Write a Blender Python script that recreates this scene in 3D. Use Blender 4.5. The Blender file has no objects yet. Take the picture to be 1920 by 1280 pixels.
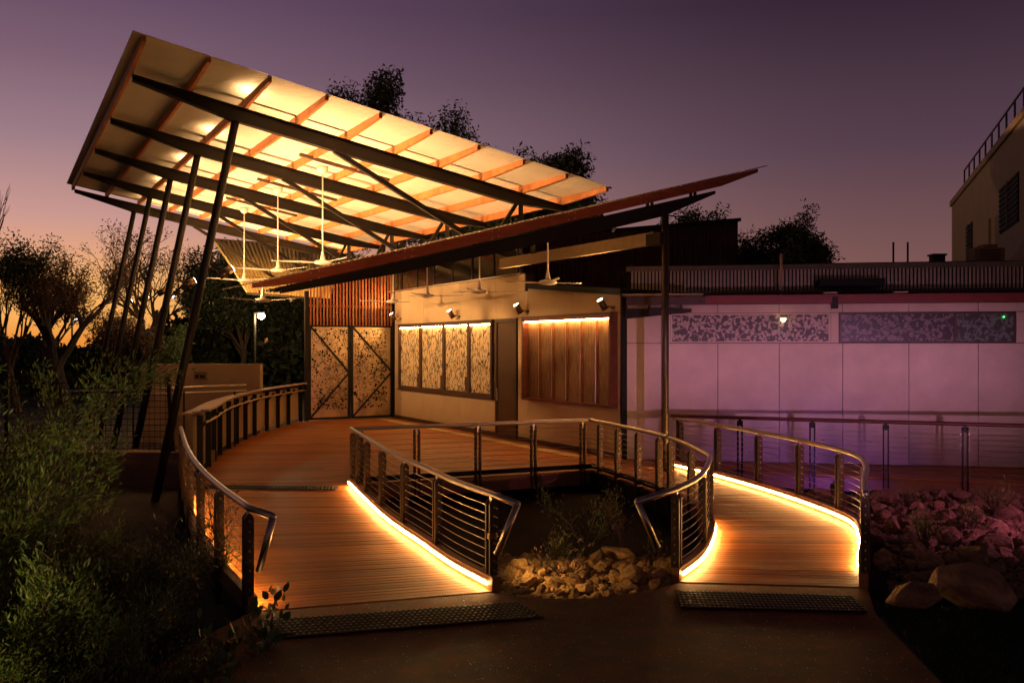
import bpy, bmesh, math, random
import numpy as np
from mathutils import Vector, Matrix
R = math.radians
rng = random.Random(7)
nr = np.random.default_rng(7)
S = bpy.context.scene
COL = S.collection
# ------------------------------------------------------------------ camera
F, CX, HY, H = 1700.0, 960.0, 649.0, 2.33
cd = bpy.data.cameras.new('camera'); cam = bpy.data.objects.new('camera', cd); COL.objects.link(cam)
cd.sensor_width = 36.0; cd.lens = 36.0 * F / 1920.0
cd.shift_y = (HY - 640.0) / 1920.0
cd.clip_start = 0.05; cd.clip_end = 3000
cam.location = (0, 0, H); cam.rotation_euler = (R(90), 0, 0)
S.camera = cam
# ------------------------------------------------------------------ world: dusk sky
W = bpy.data.worlds.new('World'); S.world = W; W.use_nodes = True
nt = W.node_tree; N = nt.nodes; L = nt.links; N.clear()
def srgb(r, g, b):
    f = lambda c: c / 12.92 if c <= .04045 else ((c + .055) / 1.055) ** 2.4
    return (f(r / 255), f(g / 255), f(b / 255), 1)
def ramp(tree, stops):
    n = tree.nodes.new('ShaderNodeValToRGB'); cr = n.color_ramp
    while len(cr.elements) > 1: cr.elements.remove(cr.elements[-1])
    cr.elements[0].position = stops[0][0]; cr.elements[0].color = stops[0][1]
    for p, c in stops[1:]:
        e = cr.elements.new(p); e.color = c
    return n
tc = N.new('ShaderNodeTexCoord'); sep = N.new('ShaderNodeSeparateXYZ'); L.new(tc.outputs['Generated'], sep.inputs[0])
near = ramp(nt, [(0, srgb(236, 140, 52)), (.03, srgb(252, 178, 92)), (.065, srgb(250, 180, 108)), (.10, srgb(224, 163, 132)),
                 (.128, srgb(203, 153, 144)), (.205, srgb(156, 124, 134)), (.28, srgb(124, 95, 112)), (.342, srgb(102, 76, 100)), (.6, srgb(56, 42, 57)), (1, srgb(32, 25, 36))])
far = ramp(nt, [(0, srgb(140, 96, 92)), (.06, srgb(126, 87, 85)), (.116, srgb(113, 79, 81)), (.2, srgb(85, 62, 75)),
                (.342, srgb(50, 34, 49)), (.6, srgb(32, 23, 32)), (1, srgb(22, 16, 22))])
L.new(sep.outputs[2], near.inputs[0]); L.new(sep.outputs[2], far.inputs[0])
dot = N.new('ShaderNodeVectorMath'); dot.operation = 'DOT_PRODUCT'
flat = N.new('ShaderNodeVectorMath'); flat.operation = 'MULTIPLY'; flat.inputs[1].default_value = (1, 1, 0)
nrm = N.new('ShaderNodeVectorMath'); nrm.operation = 'NORMALIZE'
L.new(tc.outputs['Generated'], flat.inputs[0]); L.new(flat.outputs[0], nrm.inputs[0]); L.new(nrm.outputs[0], dot.inputs[0])
dot.inputs[1].default_value = Vector((-.55, 1, 0)).normalized()
mr = N.new('ShaderNodeMapRange'); mr.inputs[1].default_value = .5; mr.inputs[2].default_value = 1.0
L.new(dot.outputs['Value'], mr.inputs[0])
mx = N.new('ShaderNodeMix'); mx.data_type = 'RGBA'
pw = N.new('ShaderNodeMath'); pw.operation = 'POWER'; pw.inputs[1].default_value = 3.0; L.new(mr.outputs[0], pw.inputs[0])
L.new(pw.outputs[0], mx.inputs[0]); L.new(far.outputs[0], mx.inputs[6]); L.new(near.outputs[0], mx.inputs[7])
bg = N.new('ShaderNodeBackground'); bg.inputs[1].default_value = 1.0
out = N.new('ShaderNodeOutputWorld'); L.new(mx.outputs[2], bg.inputs[0]); L.new(bg.outputs[0], out.inputs[0])
# ------------------------------------------------------------------ exposure
S.render.engine = 'CYCLES'
S.view_settings.view_transform = 'Standard'; S.view_settings.look = 'None'
S.view_settings.exposure = 0; S.view_settings.gamma = 1; S.view_settings.use_curve_mapping = False
S.cycles.use_denoising = True
S.cycles.use_light_tree = True
S.cycles.max_bounces = 8; S.cycles.diffuse_bounces = 4; S.cycles.glossy_bounces = 4
S.cycles.sample_clamp_indirect = 6.0
WARM = (1.0, .50, .17)
LED_STRENGTH = 115.0
# ------------------------------------------------------------------ materials
MATS = {}
def mat(name, col, rough=.6, metal=0.0, var=.25, scale=8.0, stretch=(1, 1, 1), bump=.0, col2=None, rnd=0.0, spec=.5, bscale=None, detail=6, rvar=.1):
    if name in MATS: return MATS[name]
    m = bpy.data.materials.new(name); m.use_nodes = True
    t = m.node_tree; n = t.nodes; l = t.links
    p = n['Principled BSDF']
    p.inputs['Roughness'].default_value = rough; p.inputs['Metallic'].default_value = metal
    p.inputs['Specular IOR Level'].default_value = spec
    c = n.new('ShaderNodeTexCoord'); mp = n.new('ShaderNodeMapping'); mp.inputs['Scale'].default_value = stretch
    l.new(c.outputs['Object'], mp.inputs[0])
    nz = n.new('ShaderNodeTexNoise'); nz.inputs['Scale'].default_value = scale; nz.inputs['Detail'].default_value = detail
    nz.inputs['Roughness'].default_value = .62
    l.new(mp.outputs[0], nz.inputs[0])
    a = tuple(x * (1 - var) for x in col); b = col2 if col2 else tuple(min(1, x * (1 + var)) for x in col)
    r = ramp(t, [(.3, (*a, 1)), (.7, (*b, 1))]); l.new(nz.outputs[0], r.inputs[0])
    last = r.outputs[0]
    if rnd:
        oi = n.new('ShaderNodeObjectInfo'); m2 = n.new('ShaderNodeMapRange')
        m2.inputs[3].default_value = 1 - rnd; m2.inputs[4].default_value = 1 + rnd
        l.new(oi.outputs['Random'], m2.inputs[0])
        mm = n.new('ShaderNodeVectorMath'); mm.operation = 'SCALE'
        l.new(last, mm.inputs[0]); l.new(m2.outputs[0], mm.inputs['Scale']); last = mm.outputs[0]
    l.new(last, p.inputs['Base Color'])
    rr = n.new('ShaderNodeMapRange'); rr.inputs[3].default_value = max(0, rough - rvar); rr.inputs[4].default_value = min(1, rough + rvar * 1.2)
    l.new(nz.outputs[0], rr.inputs[0]); l.new(rr.outputs[0], p.inputs['Roughness'])
    if bump:
        bn = n.new('ShaderNodeBump'); bn.inputs['Strength'].default_value = min(1, bump); bn.inputs['Distance'].default_value = .02 * max(1, bump * 2) if bump > .8 else .02
        if bscale:
            nb = n.new('ShaderNodeTexNoise'); nb.inputs['Scale'].default_value = bscale; nb.inputs['Detail'].default_value = 5
            l.new(mp.outputs[0], nb.inputs[0]); l.new(nb.outputs[0], bn.inputs['Height'])
        else: l.new(nz.outputs[0], bn.inputs['Height'])
        l.new(bn.outputs[0], p.inputs['Normal'])
    MATS[name] = m
    return m
def emit(name, col, s):
    if name in MATS: return MATS[name]
    m = bpy.data.materials.new(name); m.use_nodes = True
    p = m.node_tree.nodes['Principled BSDF']; p.inputs['Base Color'].default_value = (.8, .8, .8, 1)
    p.inputs['Emission Color'].default_value = (*col, 1); p.inputs['Emission Strength'].default_value = s
    MATS[name] = m
    return m
M_led = emit('led', (1, .54, .17), LED_STRENGTH)
M_led2 = emit('led_window', (1, .54, .18), 85)
M_lens = emit('lamp_lens', (1, .72, .38), 40)
M_plank = mat('deck_timber', (.33, .105, .013), .52, var=.32, scale=3, stretch=(1.2, 30, 30), bump=.35, rnd=.32, spec=.3)
M_kerb = mat('kerb_timber', (.26, .11, .035), .5, var=.3, scale=4, stretch=(6, 6, 20), bump=.2)
M_dark = mat('dark_steel', (.011, .0075, .004), .5, 0, var=.3, scale=6, bump=.05, spec=.28)
M_steel = mat('stainless_steel', (.58, .50, .40), .36, 1.0, var=.08, scale=4)
M_postst = mat('post_steel', (.085, .055, .03), .42, .75, var=.3, scale=14)
M_cable = mat('cable_steel', (.6, .55, .5), .3, 1.0, var=.1)
M_roof = mat('cream_sheet', (.76, .69, .58), .25, .22, var=.05, scale=2, rvar=.015)
M_purlin = mat('orange_timber', (.38, .125, .028), .6, var=.3, scale=5, bump=.15, rnd=.15)
M_red = mat('red_timber', (.27, .052, .016), .55, var=.28, scale=4, stretch=(1, 1, 4), bump=.12, rnd=.08)
M_panel = mat('cement_panel', (.50, .36, .20), .8, var=.07, scale=2.5, bump=.1, bscale=60, rnd=.03)
M_panel2 = mat('pale_panel', (.58, .465, .37), .8, var=.13, scale=1.7, bump=.1, bscale=60, rnd=.03)
M_black = mat('black_void', (.006, .006, .006), .8)
M_brown = mat('dark_brown_frame', (.06, .028, .015), .5, var=.3, scale=6)
M_maroon = mat('maroon_sheet', (.055, .016, .012), .5, .2, var=.25, scale=2, rnd=.03)
M_white = mat('fan_white', (.72, .62, .50), .4, var=.04)
M_conc = mat('path_concrete', (.16, .032, .004), .66, var=.55, scale=3.0, bump=1.0, bscale=110, detail=14, spec=.2)
M_wallc = mat('old_concrete', (.16, .10, .05), .85, var=.3, scale=3, bump=.3)
M_cream = mat('cream_render', (.34, .23, .11), .85, var=.1, scale=2, bump=.1, bscale=40)
M_soil = mat('soil', (.030, .022, .013), .95, var=.5, scale=2, bump=.8, bscale=14)
M_grass = mat('grass', (.022, .045, .012), .8, var=.5, scale=9, rnd=.1)
M_rock = mat('rock', (.27, .165, .085), .88, var=.55, scale=4.5, bump=.95, bscale=10, detail=10, rnd=.30)
M_rock2 = mat('lit_ochre_rock', (.48, .28, .10), .88, var=.5, scale=4.5, bump=.85, bscale=9, detail=10, rnd=.30)  # ochre stone, colour raised to stand for light on the heap
M_bark = mat('bark', (.075, .05, .033), .9, var=.4, scale=9, stretch=(1, 1, .25), bump=.6)
M_leafd = mat('leaf_dark', (.028, .040, .014), .6, var=.5, scale=.8)
M_leafo = mat('leaf_olive', (.070, .10, .022), .55, var=.45, scale=3)
M_leafy = mat('leaf_yellow', (.14, .135, .03), .55, var=.35, scale=4)
M_leafr = mat('leaf_brown', (.09, .045, .02), .6, var=.4, scale=3)
M_flower = mat('flower_pink', (.35, .06, .30), .5)
M_rubber = mat('tactile_rubber', (.004, .0035, .003), .55, var=.3, scale=20, spec=.04)
M_stud = mat('tactile_stud', (.02, .016, .012), .35, var=.3, scale=20, spec=.6)
M_bldg = mat('painted_block', (.34, .24, .155), .85, var=.09, scale=1.2, bump=.1)
M_cop = mat('copper_sheet', (.56, .41, .25), .30, .65, var=.35, scale=2.2, bump=.5, bscale=1.6)
M_galv = mat('galv_sheet', (.36, .30, .19), .5, .3, var=.1)
M_lamp = mat('lamp_metal', (.16, .10, .06), .35, .7, var=.15)
M_planktop = mat('grey_timber', (.30, .18, .095), .5, var=.3, scale=4, stretch=(8, 8, 8), bump=.2, rnd=.2)
M_yshe = mat('yellow_sheet', (.66, .52, .22), .45, .1, var=.1)
M_green = emit('green_led', (.05, 1, .2), 3.5)
M_glassd = mat('dark_glass', (.02, .018, .014), .12, 0, var=.2, spec=.6)
def pattern_mat(name, base, dark, kind, metal=.0, rough=.4):
    m = bpy.data.materials.new(name); m.use_nodes = True
    t = m.node_tree; n = t.nodes; l = t.links; p = n['Principled BSDF']
    c = n.new('ShaderNodeTexCoord'); mp = n.new('ShaderNodeMapping'); l.new(c.outputs['Object'], mp.inputs[0])
    ds = n.new('ShaderNodeTexNoise'); ds.inputs['Scale'].default_value = 5
    l.new(mp.outputs[0], ds.inputs[0])
    ad = n.new('ShaderNodeVectorMath'); ad.operation = 'MULTIPLY_ADD'; ad.inputs[1].default_value = (.16, .16, .16)
    l.new(ds.outputs['Color'], ad.inputs[0]); l.new(mp.outputs[0], ad.inputs[2])
    if kind == 'fleck':
        mp.inputs['Scale'].default_value = (1, 1, .42)
        v = n.new('ShaderNodeTexVoronoi'); v.feature = 'F1'; v.inputs['Scale'].default_value = 17
        l.new(ad.outputs[0], v.inputs[0]); r = ramp(t, [(.30, (0, 0, 0, 1)), (.42, (1, 1, 1, 1))]); l.new(v.outputs['Distance'], r.inputs[0])
        v2 = n.new('ShaderNodeTexVoronoi'); v2.feature = 'DISTANCE_TO_EDGE'; v2.inputs['Scale'].default_value = 3.4
        l.new(ad.outputs[0], v2.inputs[0]); r2 = ramp(t, [(.012, (0, 0, 0, 1)), (.03, (1, 1, 1, 1))]); l.new(v2.outputs['Distance'], r2.inputs[0])
    else:
        v = n.new('ShaderNodeTexVoronoi'); v.feature = 'SMOOTH_F1'; v.inputs['Smoothness'].default_value = .35; v.inputs['Scale'].default_value = 13
        l.new(ad.outputs[0], v.inputs[0]); r = ramp(t, [(.36, (1, 1, 1, 1)), (.50, (0, 0, 0, 1))]); l.new(v.outputs['Distance'], r.inputs[0])
        v2 = n.new('ShaderNodeTexVoronoi'); v2.feature = 'DISTANCE_TO_EDGE'; v2.inputs['Scale'].default_value = 4.5
        l.new(ad.outputs[0], v2.inputs[0]); r2 = ramp(t, [(.02, (1, 1, 1, 1)), (.05, (0, 0, 0, 1))]); l.new(v2.outputs['Distance'], r2.inputs[0])
    mu = n.new('ShaderNodeMath'); mu.operation = 'MINIMUM' if kind == 'fleck' else 'MAXIMUM'
    l.new(r.outputs[0], mu.inputs[0]); l.new(r2.outputs[0], mu.inputs[1])
    x = n.new('ShaderNodeMix'); x.data_type = 'RGBA'; x.inputs[6].default_value = (*dark, 1); x.inputs[7].default_value = (*base, 1)
    l.new(mu.outputs[0], x.inputs[0]); l.new(x.outputs[2], p.inputs['Base Color'])
    p.inputs['Metallic'].default_value = metal; p.inputs['Roughness'].default_value = rough
    MATS[name] = m
    return m
M_fleck = pattern_mat('perforated_brass', (.78, .60, .34), (.05, .028, .012), 'fleck', .25, .32)
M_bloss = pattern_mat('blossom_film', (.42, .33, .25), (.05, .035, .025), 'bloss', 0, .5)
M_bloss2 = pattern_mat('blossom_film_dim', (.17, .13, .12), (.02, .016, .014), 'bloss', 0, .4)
M_shut = mat('weathered_brass', (.26, .14, .06), .33, .4, var=.5, scale=5, stretch=(5, 5, .8))

# ------------------------------------------------------------------ helpers
WX, WY = -.4886, .8725
def SB(s, b, z): return (s * WX + b * WY, s * WY - b * WX, z)      # frame of the pavilion: s along its wall, b across it
def at(px, py, Y): return Vector(((px - CX) / F * Y, Y, H - (py - HY) / F * Y))
def gp(px, py, z=0.0): return at(px, py, (H - z) * F / (py - HY))
def onB(px, py, b):
    dx = (px - CX) / F; Y = b / (dx * WY - WX); x = dx * Y
    return x * WX + Y * WY, H - (py - HY) / F * Y
def onS(px, py, s):
    dx = (px - CX) / F; Y = s / (dx * WX + WY); x = dx * Y
    return x * WY - Y * WX, H - (py - HY) / F * Y
class MB:
    def __init__(s): s.v = []; s.f = []
    def add(s, vs, fs):
        k = len(s.v); s.v += [tuple(v) for v in vs]; s.f += [tuple(i + k for i in f) for f in fs]; return s
    def hexa(s, p):   # 8 points: bottom 4, top 4
        return s.add(p, [(3, 2, 1, 0), (4, 5, 6, 7), (0, 1, 5, 4), (1, 2, 6, 5), (2, 3, 7, 6), (3, 0, 4, 7)])
    def box(s, c, d, rz=0.0):
        x, y, z = [k / 2 for k in d]; ca, sa = math.cos(rz), math.sin(rz)
        pts = [(-x, -y, -z), (x, -y, -z), (x, y, -z), (-x, y, -z), (-x, -y, z), (x, -y, z), (x, y, z), (-x, y, z)]
        return s.hexa([(c[0] + a * ca - b * sa, c[1] + a * sa + b * ca, c[2] + h) for a, b, h in pts])
    def sb(s, s0, s1, b0, b1, z0, z1):
        return s.hexa([SB(s0, b0, z0), SB(s0, b1, z0), SB(s1, b1, z0), SB(s1, b0, z0), SB(s0, b0, z1), SB(s0, b1, z1), SB(s1, b1, z1), SB(s1, b0, z1)])
    def bar(s, p0, p1, w, h, up=(0, 0, 1), w1=None, h1=None):
        p0 = Vector(p0); p1 = Vector(p1); d = (p1 - p0).normalized(); up = Vector(up)
        x = d.cross(up)
        if x.length < 1e-4: x = d.cross(Vector((1, 0, 0)))
        x.normalize(); u = x.cross(d)
        w1 = w1 or w; h1 = h1 or h
        q = lambda p, a, b: [p - x * a - u * b, p + x * a - u * b, p + x * a + u * b, p - x * a + u * b]
        return s.hexa(q(p0, w / 2, h / 2) + q(p1, w1 / 2, h1 / 2))
    def tube(s, path, r, n=8, cap=True, r1=None):
        path = [Vector(p) for p in path]; k0 = len(s.v); m = len(path); prev = None
        for i, p in enumerate(path):
            d = ((path[min(i + 1, m - 1)] - path[max(i - 1, 0)])).normalized()
            if prev is None:
                x = d.cross(Vector((0, 0, 1)))
                if x.length < .05: x = d.cross(Vector((1, 0, 0)))
            else: x = prev - d * prev.dot(d)
            x.normalize(); prev = x; y = d.cross(x)
            rr = r if r1 is None else r + (r1 - r) * i / max(1, m - 1)
            for j in range(n):
                a = 2 * math.pi * j / n; s.v.append(tuple(p + x * math.cos(a) * rr + y * math.sin(a) * rr))
        for i in range(m - 1):
            for j in range(n):
                s.f.append((k0 + i * n + j, k0 + i * n + (j + 1) % n, k0 + (i + 1) * n + (j + 1) % n, k0 + (i + 1) * n + j))
        if cap:
            s.f.append(tuple(k0 + j for j in range(n))[::-1]); s.f.append(tuple(k0 + (m - 1) * n + j for j in range(n)))
        return s
    def lathe(s, prof, n=20, o=(0, 0, 0)):
        k0 = len(s.v)
        for r, z in prof:
            for j in range(n):
                a = 2 * math.pi * j / n; s.v.append((o[0] + r * math.cos(a), o[1] + r * math.sin(a), o[2] + z))
        for i in range(len(prof) - 1):
            for j in range(n):
                s.f.append((k0 + i * n + j, k0 + i * n + (j + 1) % n, k0 + (i + 1) * n + (j + 1) % n, k0 + (i + 1) * n + j))
        s.f.append(tuple(k0 + j for j in range(n))[::-1]); s.f.append(tuple(k0 + (len(prof) - 1) * n + j for j in range(n)))
        return s
    def build(s, name, m, parent=None, smooth=False, bevel=0):
        me = bpy.data.meshes.new(name); me.from_pydata(s.v, [], s.f)
        bm = bmesh.new(); bm.from_mesh(me); bmesh.ops.recalc_face_normals(bm, faces=bm.faces)
        if bevel: bmesh.ops.bevel(bm, geom=list(bm.edges), offset=bevel, segments=1, affect='EDGES')
        bm.to_mesh(me); bm.free()
        if smooth:
            for p in me.polygons: p.use_smooth = True
        me.materials.append(m)
        o = bpy.data.objects.new(name, me); COL.objects.link(o)
        if parent is not None: o.parent = parent; o.matrix_parent_inverse = parent.matrix_basis.inverted() if parent.type == 'EMPTY' else Matrix()
        return o
def npmesh(name, V, Q, m):
    me = bpy.data.meshes.new(name); V = np.asarray(V, np.float32); Q = np.asarray(Q, np.int32)
    me.vertices.add(len(V)); me.vertices.foreach_set('co', V.ravel())
    k = Q.shape[1]; me.loops.add(Q.size); me.loops.foreach_set('vertex_index', Q.ravel())
    me.polygons.add(len(Q)); me.polygons.foreach_set('loop_start', np.arange(0, Q.size, k, dtype=np.int32))
    me.polygons.foreach_set('loop_total', np.full(len(Q), k, dtype=np.int32))
    me.update(calc_edges=True); me.materials.append(m)
    return me
def link(name, me, parent=None):
    o = bpy.data.objects.new(name, me); COL.objects.link(o)
    if parent is not None: o.parent = parent
    return o
def tag(o, label=None, cat=None, group=None, kind=None):
    if label: o['label'] = label
    if cat: o['category'] = cat
    if group: o['group'] = group
    if kind: o['kind'] = kind
    return o
def thing(name, label, cat, loc=(0, 0, 0), group=None, kind=None):
    o = bpy.data.objects.new(name, None); COL.objects.link(o); o.location = loc; o.empty_display_size = .1
    bpy.context.view_layer.update() if False else None
    o.matrix_basis = Matrix.Translation(Vector(loc))
    return tag(o, label, cat, group, kind)
def copy_tree(o, parent=None):
    c = o.copy(); COL.objects.link(c); c.parent = parent
    for ch in o.children: copy_tree(ch, c)
    return c
def spline(pts, n):
    P = [Vector(p) for p in pts]; P = [P[0] * 2 - P[1]] + P + [P[-1] * 2 - P[-2]]; o = []
    for i in range(1, len(P) - 2):
        for k in range(20):
            t = k / 20; a, b, c, d = P[i - 1:i + 3]
            o.append(.5 * ((2 * b) + (c - a) * t + (2 * a - 5 * b + 4 * c - d) * t * t + (3 * b - a - 3 * c + d) * t ** 3))
    o.append(P[-2])
    ds = [0]
    for i in range(1, len(o)): ds.append(ds[-1] + (o[i] - o[i - 1]).length)
    r = []; j = 0
    for k in range(n + 1):
        t = ds[-1] * k / n
        while j < len(ds) - 2 and ds[j + 1] < t: j += 1
        u = (t - ds[j]) / max(1e-6, ds[j + 1] - ds[j]); r.append(o[j].lerp(o[j + 1], u))
    return r
def plen(P): return sum((P[i + 1] - P[i]).length for i in range(len(P) - 1))
def offset(P, d):     # shift a polyline sideways (left of its direction positive)
    o = []
    for i, p in enumerate(P):
        t = P[min(i + 1, len(P) - 1)] - P[max(i - 1, 0)]; t.z = 0; t.normalize(); o.append(p + Vector((-t.y, t.x, 0)) * d)
    return o
def ribbon(P, w0, w1, z0, z1):   # solid strip along a polyline, between side offsets and heights
    mb = MB(); A = offset(P, w0); B = offset(P, w1); n = len(P); k = 0
    for i in range(n):
        mb.v += [(A[i].x, A[i].y, A[i].z + z0), (B[i].x, B[i].y, B[i].z + z0), (B[i].x, B[i].y, B[i].z + z1), (A[i].x, A[i].y, A[i].z + z1)]
    for i in range(n - 1):
        for j in range(4):
            mb.f.append((i * 4 + j, i * 4 + (j + 1) % 4, i * 4 + 4 + (j + 1) % 4, i * 4 + 4 + j))
    mb.f += [(0, 1, 2, 3), (n * 4 - 4, n * 4 - 3, n * 4 - 2, n * 4 - 1)]
    return mb

# ------------------------------------------------------------------ plan curves of the ramps and deck
V = Vector
LRL = spline([V((-2.25, 7.99, 0)), V((-2.92, 9.2, .02)), V((-3.5, 10.35, .04)), V((-4.15, 11.8, .06)), V((-4.8, 13.4, .085)), V((-5.35, 14.8, .1))], 72)
LRR = spline([V((-.18, 8.63, 0)), V((-.61, 9.4, .02)), V((-1.03, 10.35, .04)), V((-1.66, 11.8, .07)), V((-2.63, 14.6, .1))], 72)
RRL = spline([V((1.65, 8.98, 0)), V((2.05, 9.75, .02)), V((2.42, 10.9, .05)), V((2.52, 11.7, .06)), V((2.3, 13.6, .09)), V((1.45, 16.4, .1))], 84)
RRR = spline([V((3.37, 8.78, 0)), V((3.68, 9.6, .02)), V((4.08, 10.6, .045)), V((4.29, 11.66, .06)), V((3.97, 13.5, .085)), V((3.38, 15.5, .1)), V((2.93, 16.75, .1))], 84)
BENCH = spline([V((-5.42, 15.6, .1)), V((-5.62, 16.7, .1)), V((-6.02, 18.6, .1)), V((-6.33, 20.8, .1)), V((-6.48, 23.1, .1)), V((-6.42, 25.2, .1)), V((-6.30, 27.2, .1))], 60)
DZ = .1
# ------------------------------------------------------------------ ground
def ground():
    xs = np.concatenate([[-900, -300, -120, -60, -40], np.arange(-26, 27, .5), [40, 60, 120, 300, 900]])
    ys = np.concatenate([[-300, -60, -20], np.arange(-6, 40, .5), [46, 60, 90, 150, 300, 900, 2000]])
    X, Y = np.meshgrid(xs, ys)
    Z = np.full_like(X, -.30)
    Z += .05 * np.sin(X * 1.3 + 1) * np.cos(Y * 1.1) + .03 * np.sin(X * 3.1) * np.sin(Y * 2.7)
    void = np.exp(-(((X - .3) / 2.2) ** 2 + ((Y - 12.4) / 2.6) ** 2) ** 2)
    Z -= .55 * void
    Z += .22 * np.exp(-(((X - .7) / 1.6) ** 2 + ((Y - 9.2) / .8) ** 2))
    right = 1 / (1 + np.exp(-(X - 4.6) * 3)) * 1 / (1 + np.exp((Y - 13.6) * 2))
    Z += right * .27
    Z -= .25 * np.exp(-(((X + 5) / 2) ** 2 + ((Y - 12) / 3) ** 2))
    V_ = np.stack([X, Y, Z], -1).reshape(-1, 3); w = len(xs); h = len(ys)
    i = np.arange(w * h).reshape(h, w)
    Q = np.stack([i[:-1, :-1], i[:-1, 1:], i[1:, 1:], i[1:, :-1]], -1).reshape(-1, 4)
    o = link('ground', npmesh('ground', V_, Q, M_soil)); tag(o, kind='structure')
    return o
ground()
# concrete path (one thick slab, outline drawn in plan)
def slab(name, pts, z0, z1, m, parent=None):
    mb = MB(); n = len(pts)
    mb.v = [(p[0], p[1], z0) for p in pts] + [(p[0], p[1], z1) for p in pts]
    mb.f = [tuple(range(n))[::-1], tuple(range(n, 2 * n))] + [(i, (i + 1) % n, n + (i + 1) % n, n + i) for i in range(n)]
    return mb.build(name, m, parent)
edge = spline([V((-.18, 8.58, 0)), V((.25, 8.40, 0)), V((.8, 8.42, 0)), V((1.3, 8.66, 0)), V((1.62, 8.92, 0))], 14)
path = slab('path', [(-2.3, 7.93)] + [(p.x, p.y) for p in edge] + [(3.42, 8.72), (3.17, 7.9), (2.98, 6.3), (2.85, 4.0), (2.7, -4), (-3.2, -4), (-2.9, 4.0), (-2.55, 7.0)], -.35, 0, M_conc)
tag(path, kind='structure')
lawn = thing('lawn', None, None, kind='structure')
slab('turf', [(3.0, 6.3), (3.2, 7.9), (3.5, 8.3), (5.2, 8.0), (9, 8.2), (9, -4), (2.75, -4), (2.88, 4)], -.3, -.03, M_grass, lawn)
gv = []; gq = []
for i in range(26000):
    x = rng.uniform(2.9, 6.2); y = rng.uniform(5.4, 8.15)
    if x < 3.02 + max(0, (y - 6.3)) * .14: continue
    a = rng.uniform(0, 6.28); h = rng.uniform(.025, .06); w = .004; lx, ly = rng.gauss(0, .018), rng.gauss(0, .018)
    k = len(gv); gv += [(x - w * math.cos(a), y - w * math.sin(a), -.03), (x + w * math.cos(a), y + w * math.sin(a), -.03), (x + lx, y + ly, -.03 + h)]; gq.append((k, k + 1, k + 2))
g = link('grass_blades', npmesh('grass_blades', gv, gq, M_grass), lawn); tag(g, kind='stuff')

# ------------------------------------------------------------------ deck and ramps, plank by plank
def ramp_build(name, A, B, label):
    root = thing(name, label, None, kind='structure'); n = len(A) - 1; T = .03
    for i in range(n):
        g = .05
        a0, a1 = A[i].lerp(A[i + 1], g), A[i].lerp(A[i + 1], 1 - g); b0, b1 = B[i].lerp(B[i + 1], g), B[i].lerp(B[i + 1], 1 - g)
        c = (a0 + a1 + b0 + b1) / 4; d = (b0 - a0).normalized(); ang = math.atan2(d.y, d.x)
        inv = Matrix.Rotation(-ang, 3, 'Z'); jit = rng.uniform(-.0015, .0015)
        pts = [inv @ (p - c) for p in (a0, b0, b1, a1)]
        mb = MB().hexa([(p.x, p.y, p.z - T) for p in pts] + [(p.x, p.y, p.z + jit) for p in pts])
        o = mb.build('plank', M_plank, root); o.location = c; o.rotation_euler.z = ang
    for P, sg in ((A, 1), (B, -1)):
        ribbon(P, sg * -.02, sg * .05, -.26, -.034).build('joist', M_dark, root)
    return root
LR = ramp_build('left_ramp', LRL, LRR, 'wide curved timber ramp on the left, lit along one side')
RR = ramp_build('right_ramp', RRL, RRR, 'narrower curved timber ramp on the right, lit along both sides')
def poly_planks(root, poly, y0, y1, wd, ang, m=M_plank):
    ca, sa = math.cos(ang), math.sin(ang)
    P = [(x * ca + y * sa, -x * sa + y * ca) for x, y in poly]; n = len(P)
    v0 = min(p[1] for p in P); v1 = max(p[1] for p in P)
    def cross(v):
        xs = []
        for i in range(n):
            (xa, ya), (xb, yb) = P[i], P[(i + 1) % n]
            if (ya <= v < yb) or (yb <= v < ya): xs.append(xa + (v - ya) / (yb - ya) * (xb - xa))
        return sorted(xs)
    v = v0 + .01
    while v < v1 - .01:
        e = min(v + wd - .006, v1 - .005); a = cross(v); b = cross(e)
        if len(a) == len(b) and len(a) % 2 == 0:
            for k in range(0, len(a), 2):
                la, lb, ra, rb = a[k], b[k], a[k + 1], b[k + 1]; ln = (ra + rb - la - lb) / 2
                cuts = [0.0]
                while cuts[-1] * ln + 3.4 < ln: cuts.append(cuts[-1] + rng.uniform(1.6, 3.2) / ln)
                if (1 - cuts[-1]) * ln < .3 and len(cuts) > 1: cuts.pop()
                cuts.append(1.0)
                for u0, u1 in zip(cuts, cuts[1:]):
                    g0 = .0025 / ln if u0 > 0 else 0; g1 = .0025 / ln if u1 < 1 else 0
                    xa0, xa1 = la + (ra - la) * (u0 + g0), la + (ra - la) * (u1 - g1); xb0, xb1 = lb + (rb - lb) * (u0 + g0), lb + (rb - lb) * (u1 - g1)
                    cx = (xa0 + xa1) / 2; cy = (v + e) / 2; j = rng.uniform(-.0015, .0015)
                    q = [(xa0 - cx, v - cy), (xa1 - cx, v - cy), (xb1 - cx, e - cy), (xb0 - cx, e - cy)]
                    mb = MB().hexa([(x, y, -.03) for x, y in q] + [(x, y, j) for x, y in q])
                    o = mb.build('plank', m, root); o.location = (cx * ca - cy * sa, cx * sa + cy * ca, DZ); o.rotation_euler.z = ang
        v += wd
deck = thing('deck', 'level timber deck between the ramps and the gate', None, kind='structure')
c0 = SB(14.56, 10.63, 0); c1 = SB(26.55, 10.63, 0); c2 = SB(26.9, 8.0, 0)
deck_poly = [(-5.35, 14.83), (-2.64, 14.63), (1.45, 16.41), (2.93, 16.77), (c0[0], c0[1]), (c1[0], c1[1]), (c2[0], c2[1])] + [(p.x, p.y) for p in BENCH[::-6]]
poly_planks(deck, deck_poly, 0, 0, .14, math.atan2(1.78, 4.1) * .35)
walk = thing('walkway', 'timber walkway along the pale wall behind the dark railing', None, kind='structure')
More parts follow.
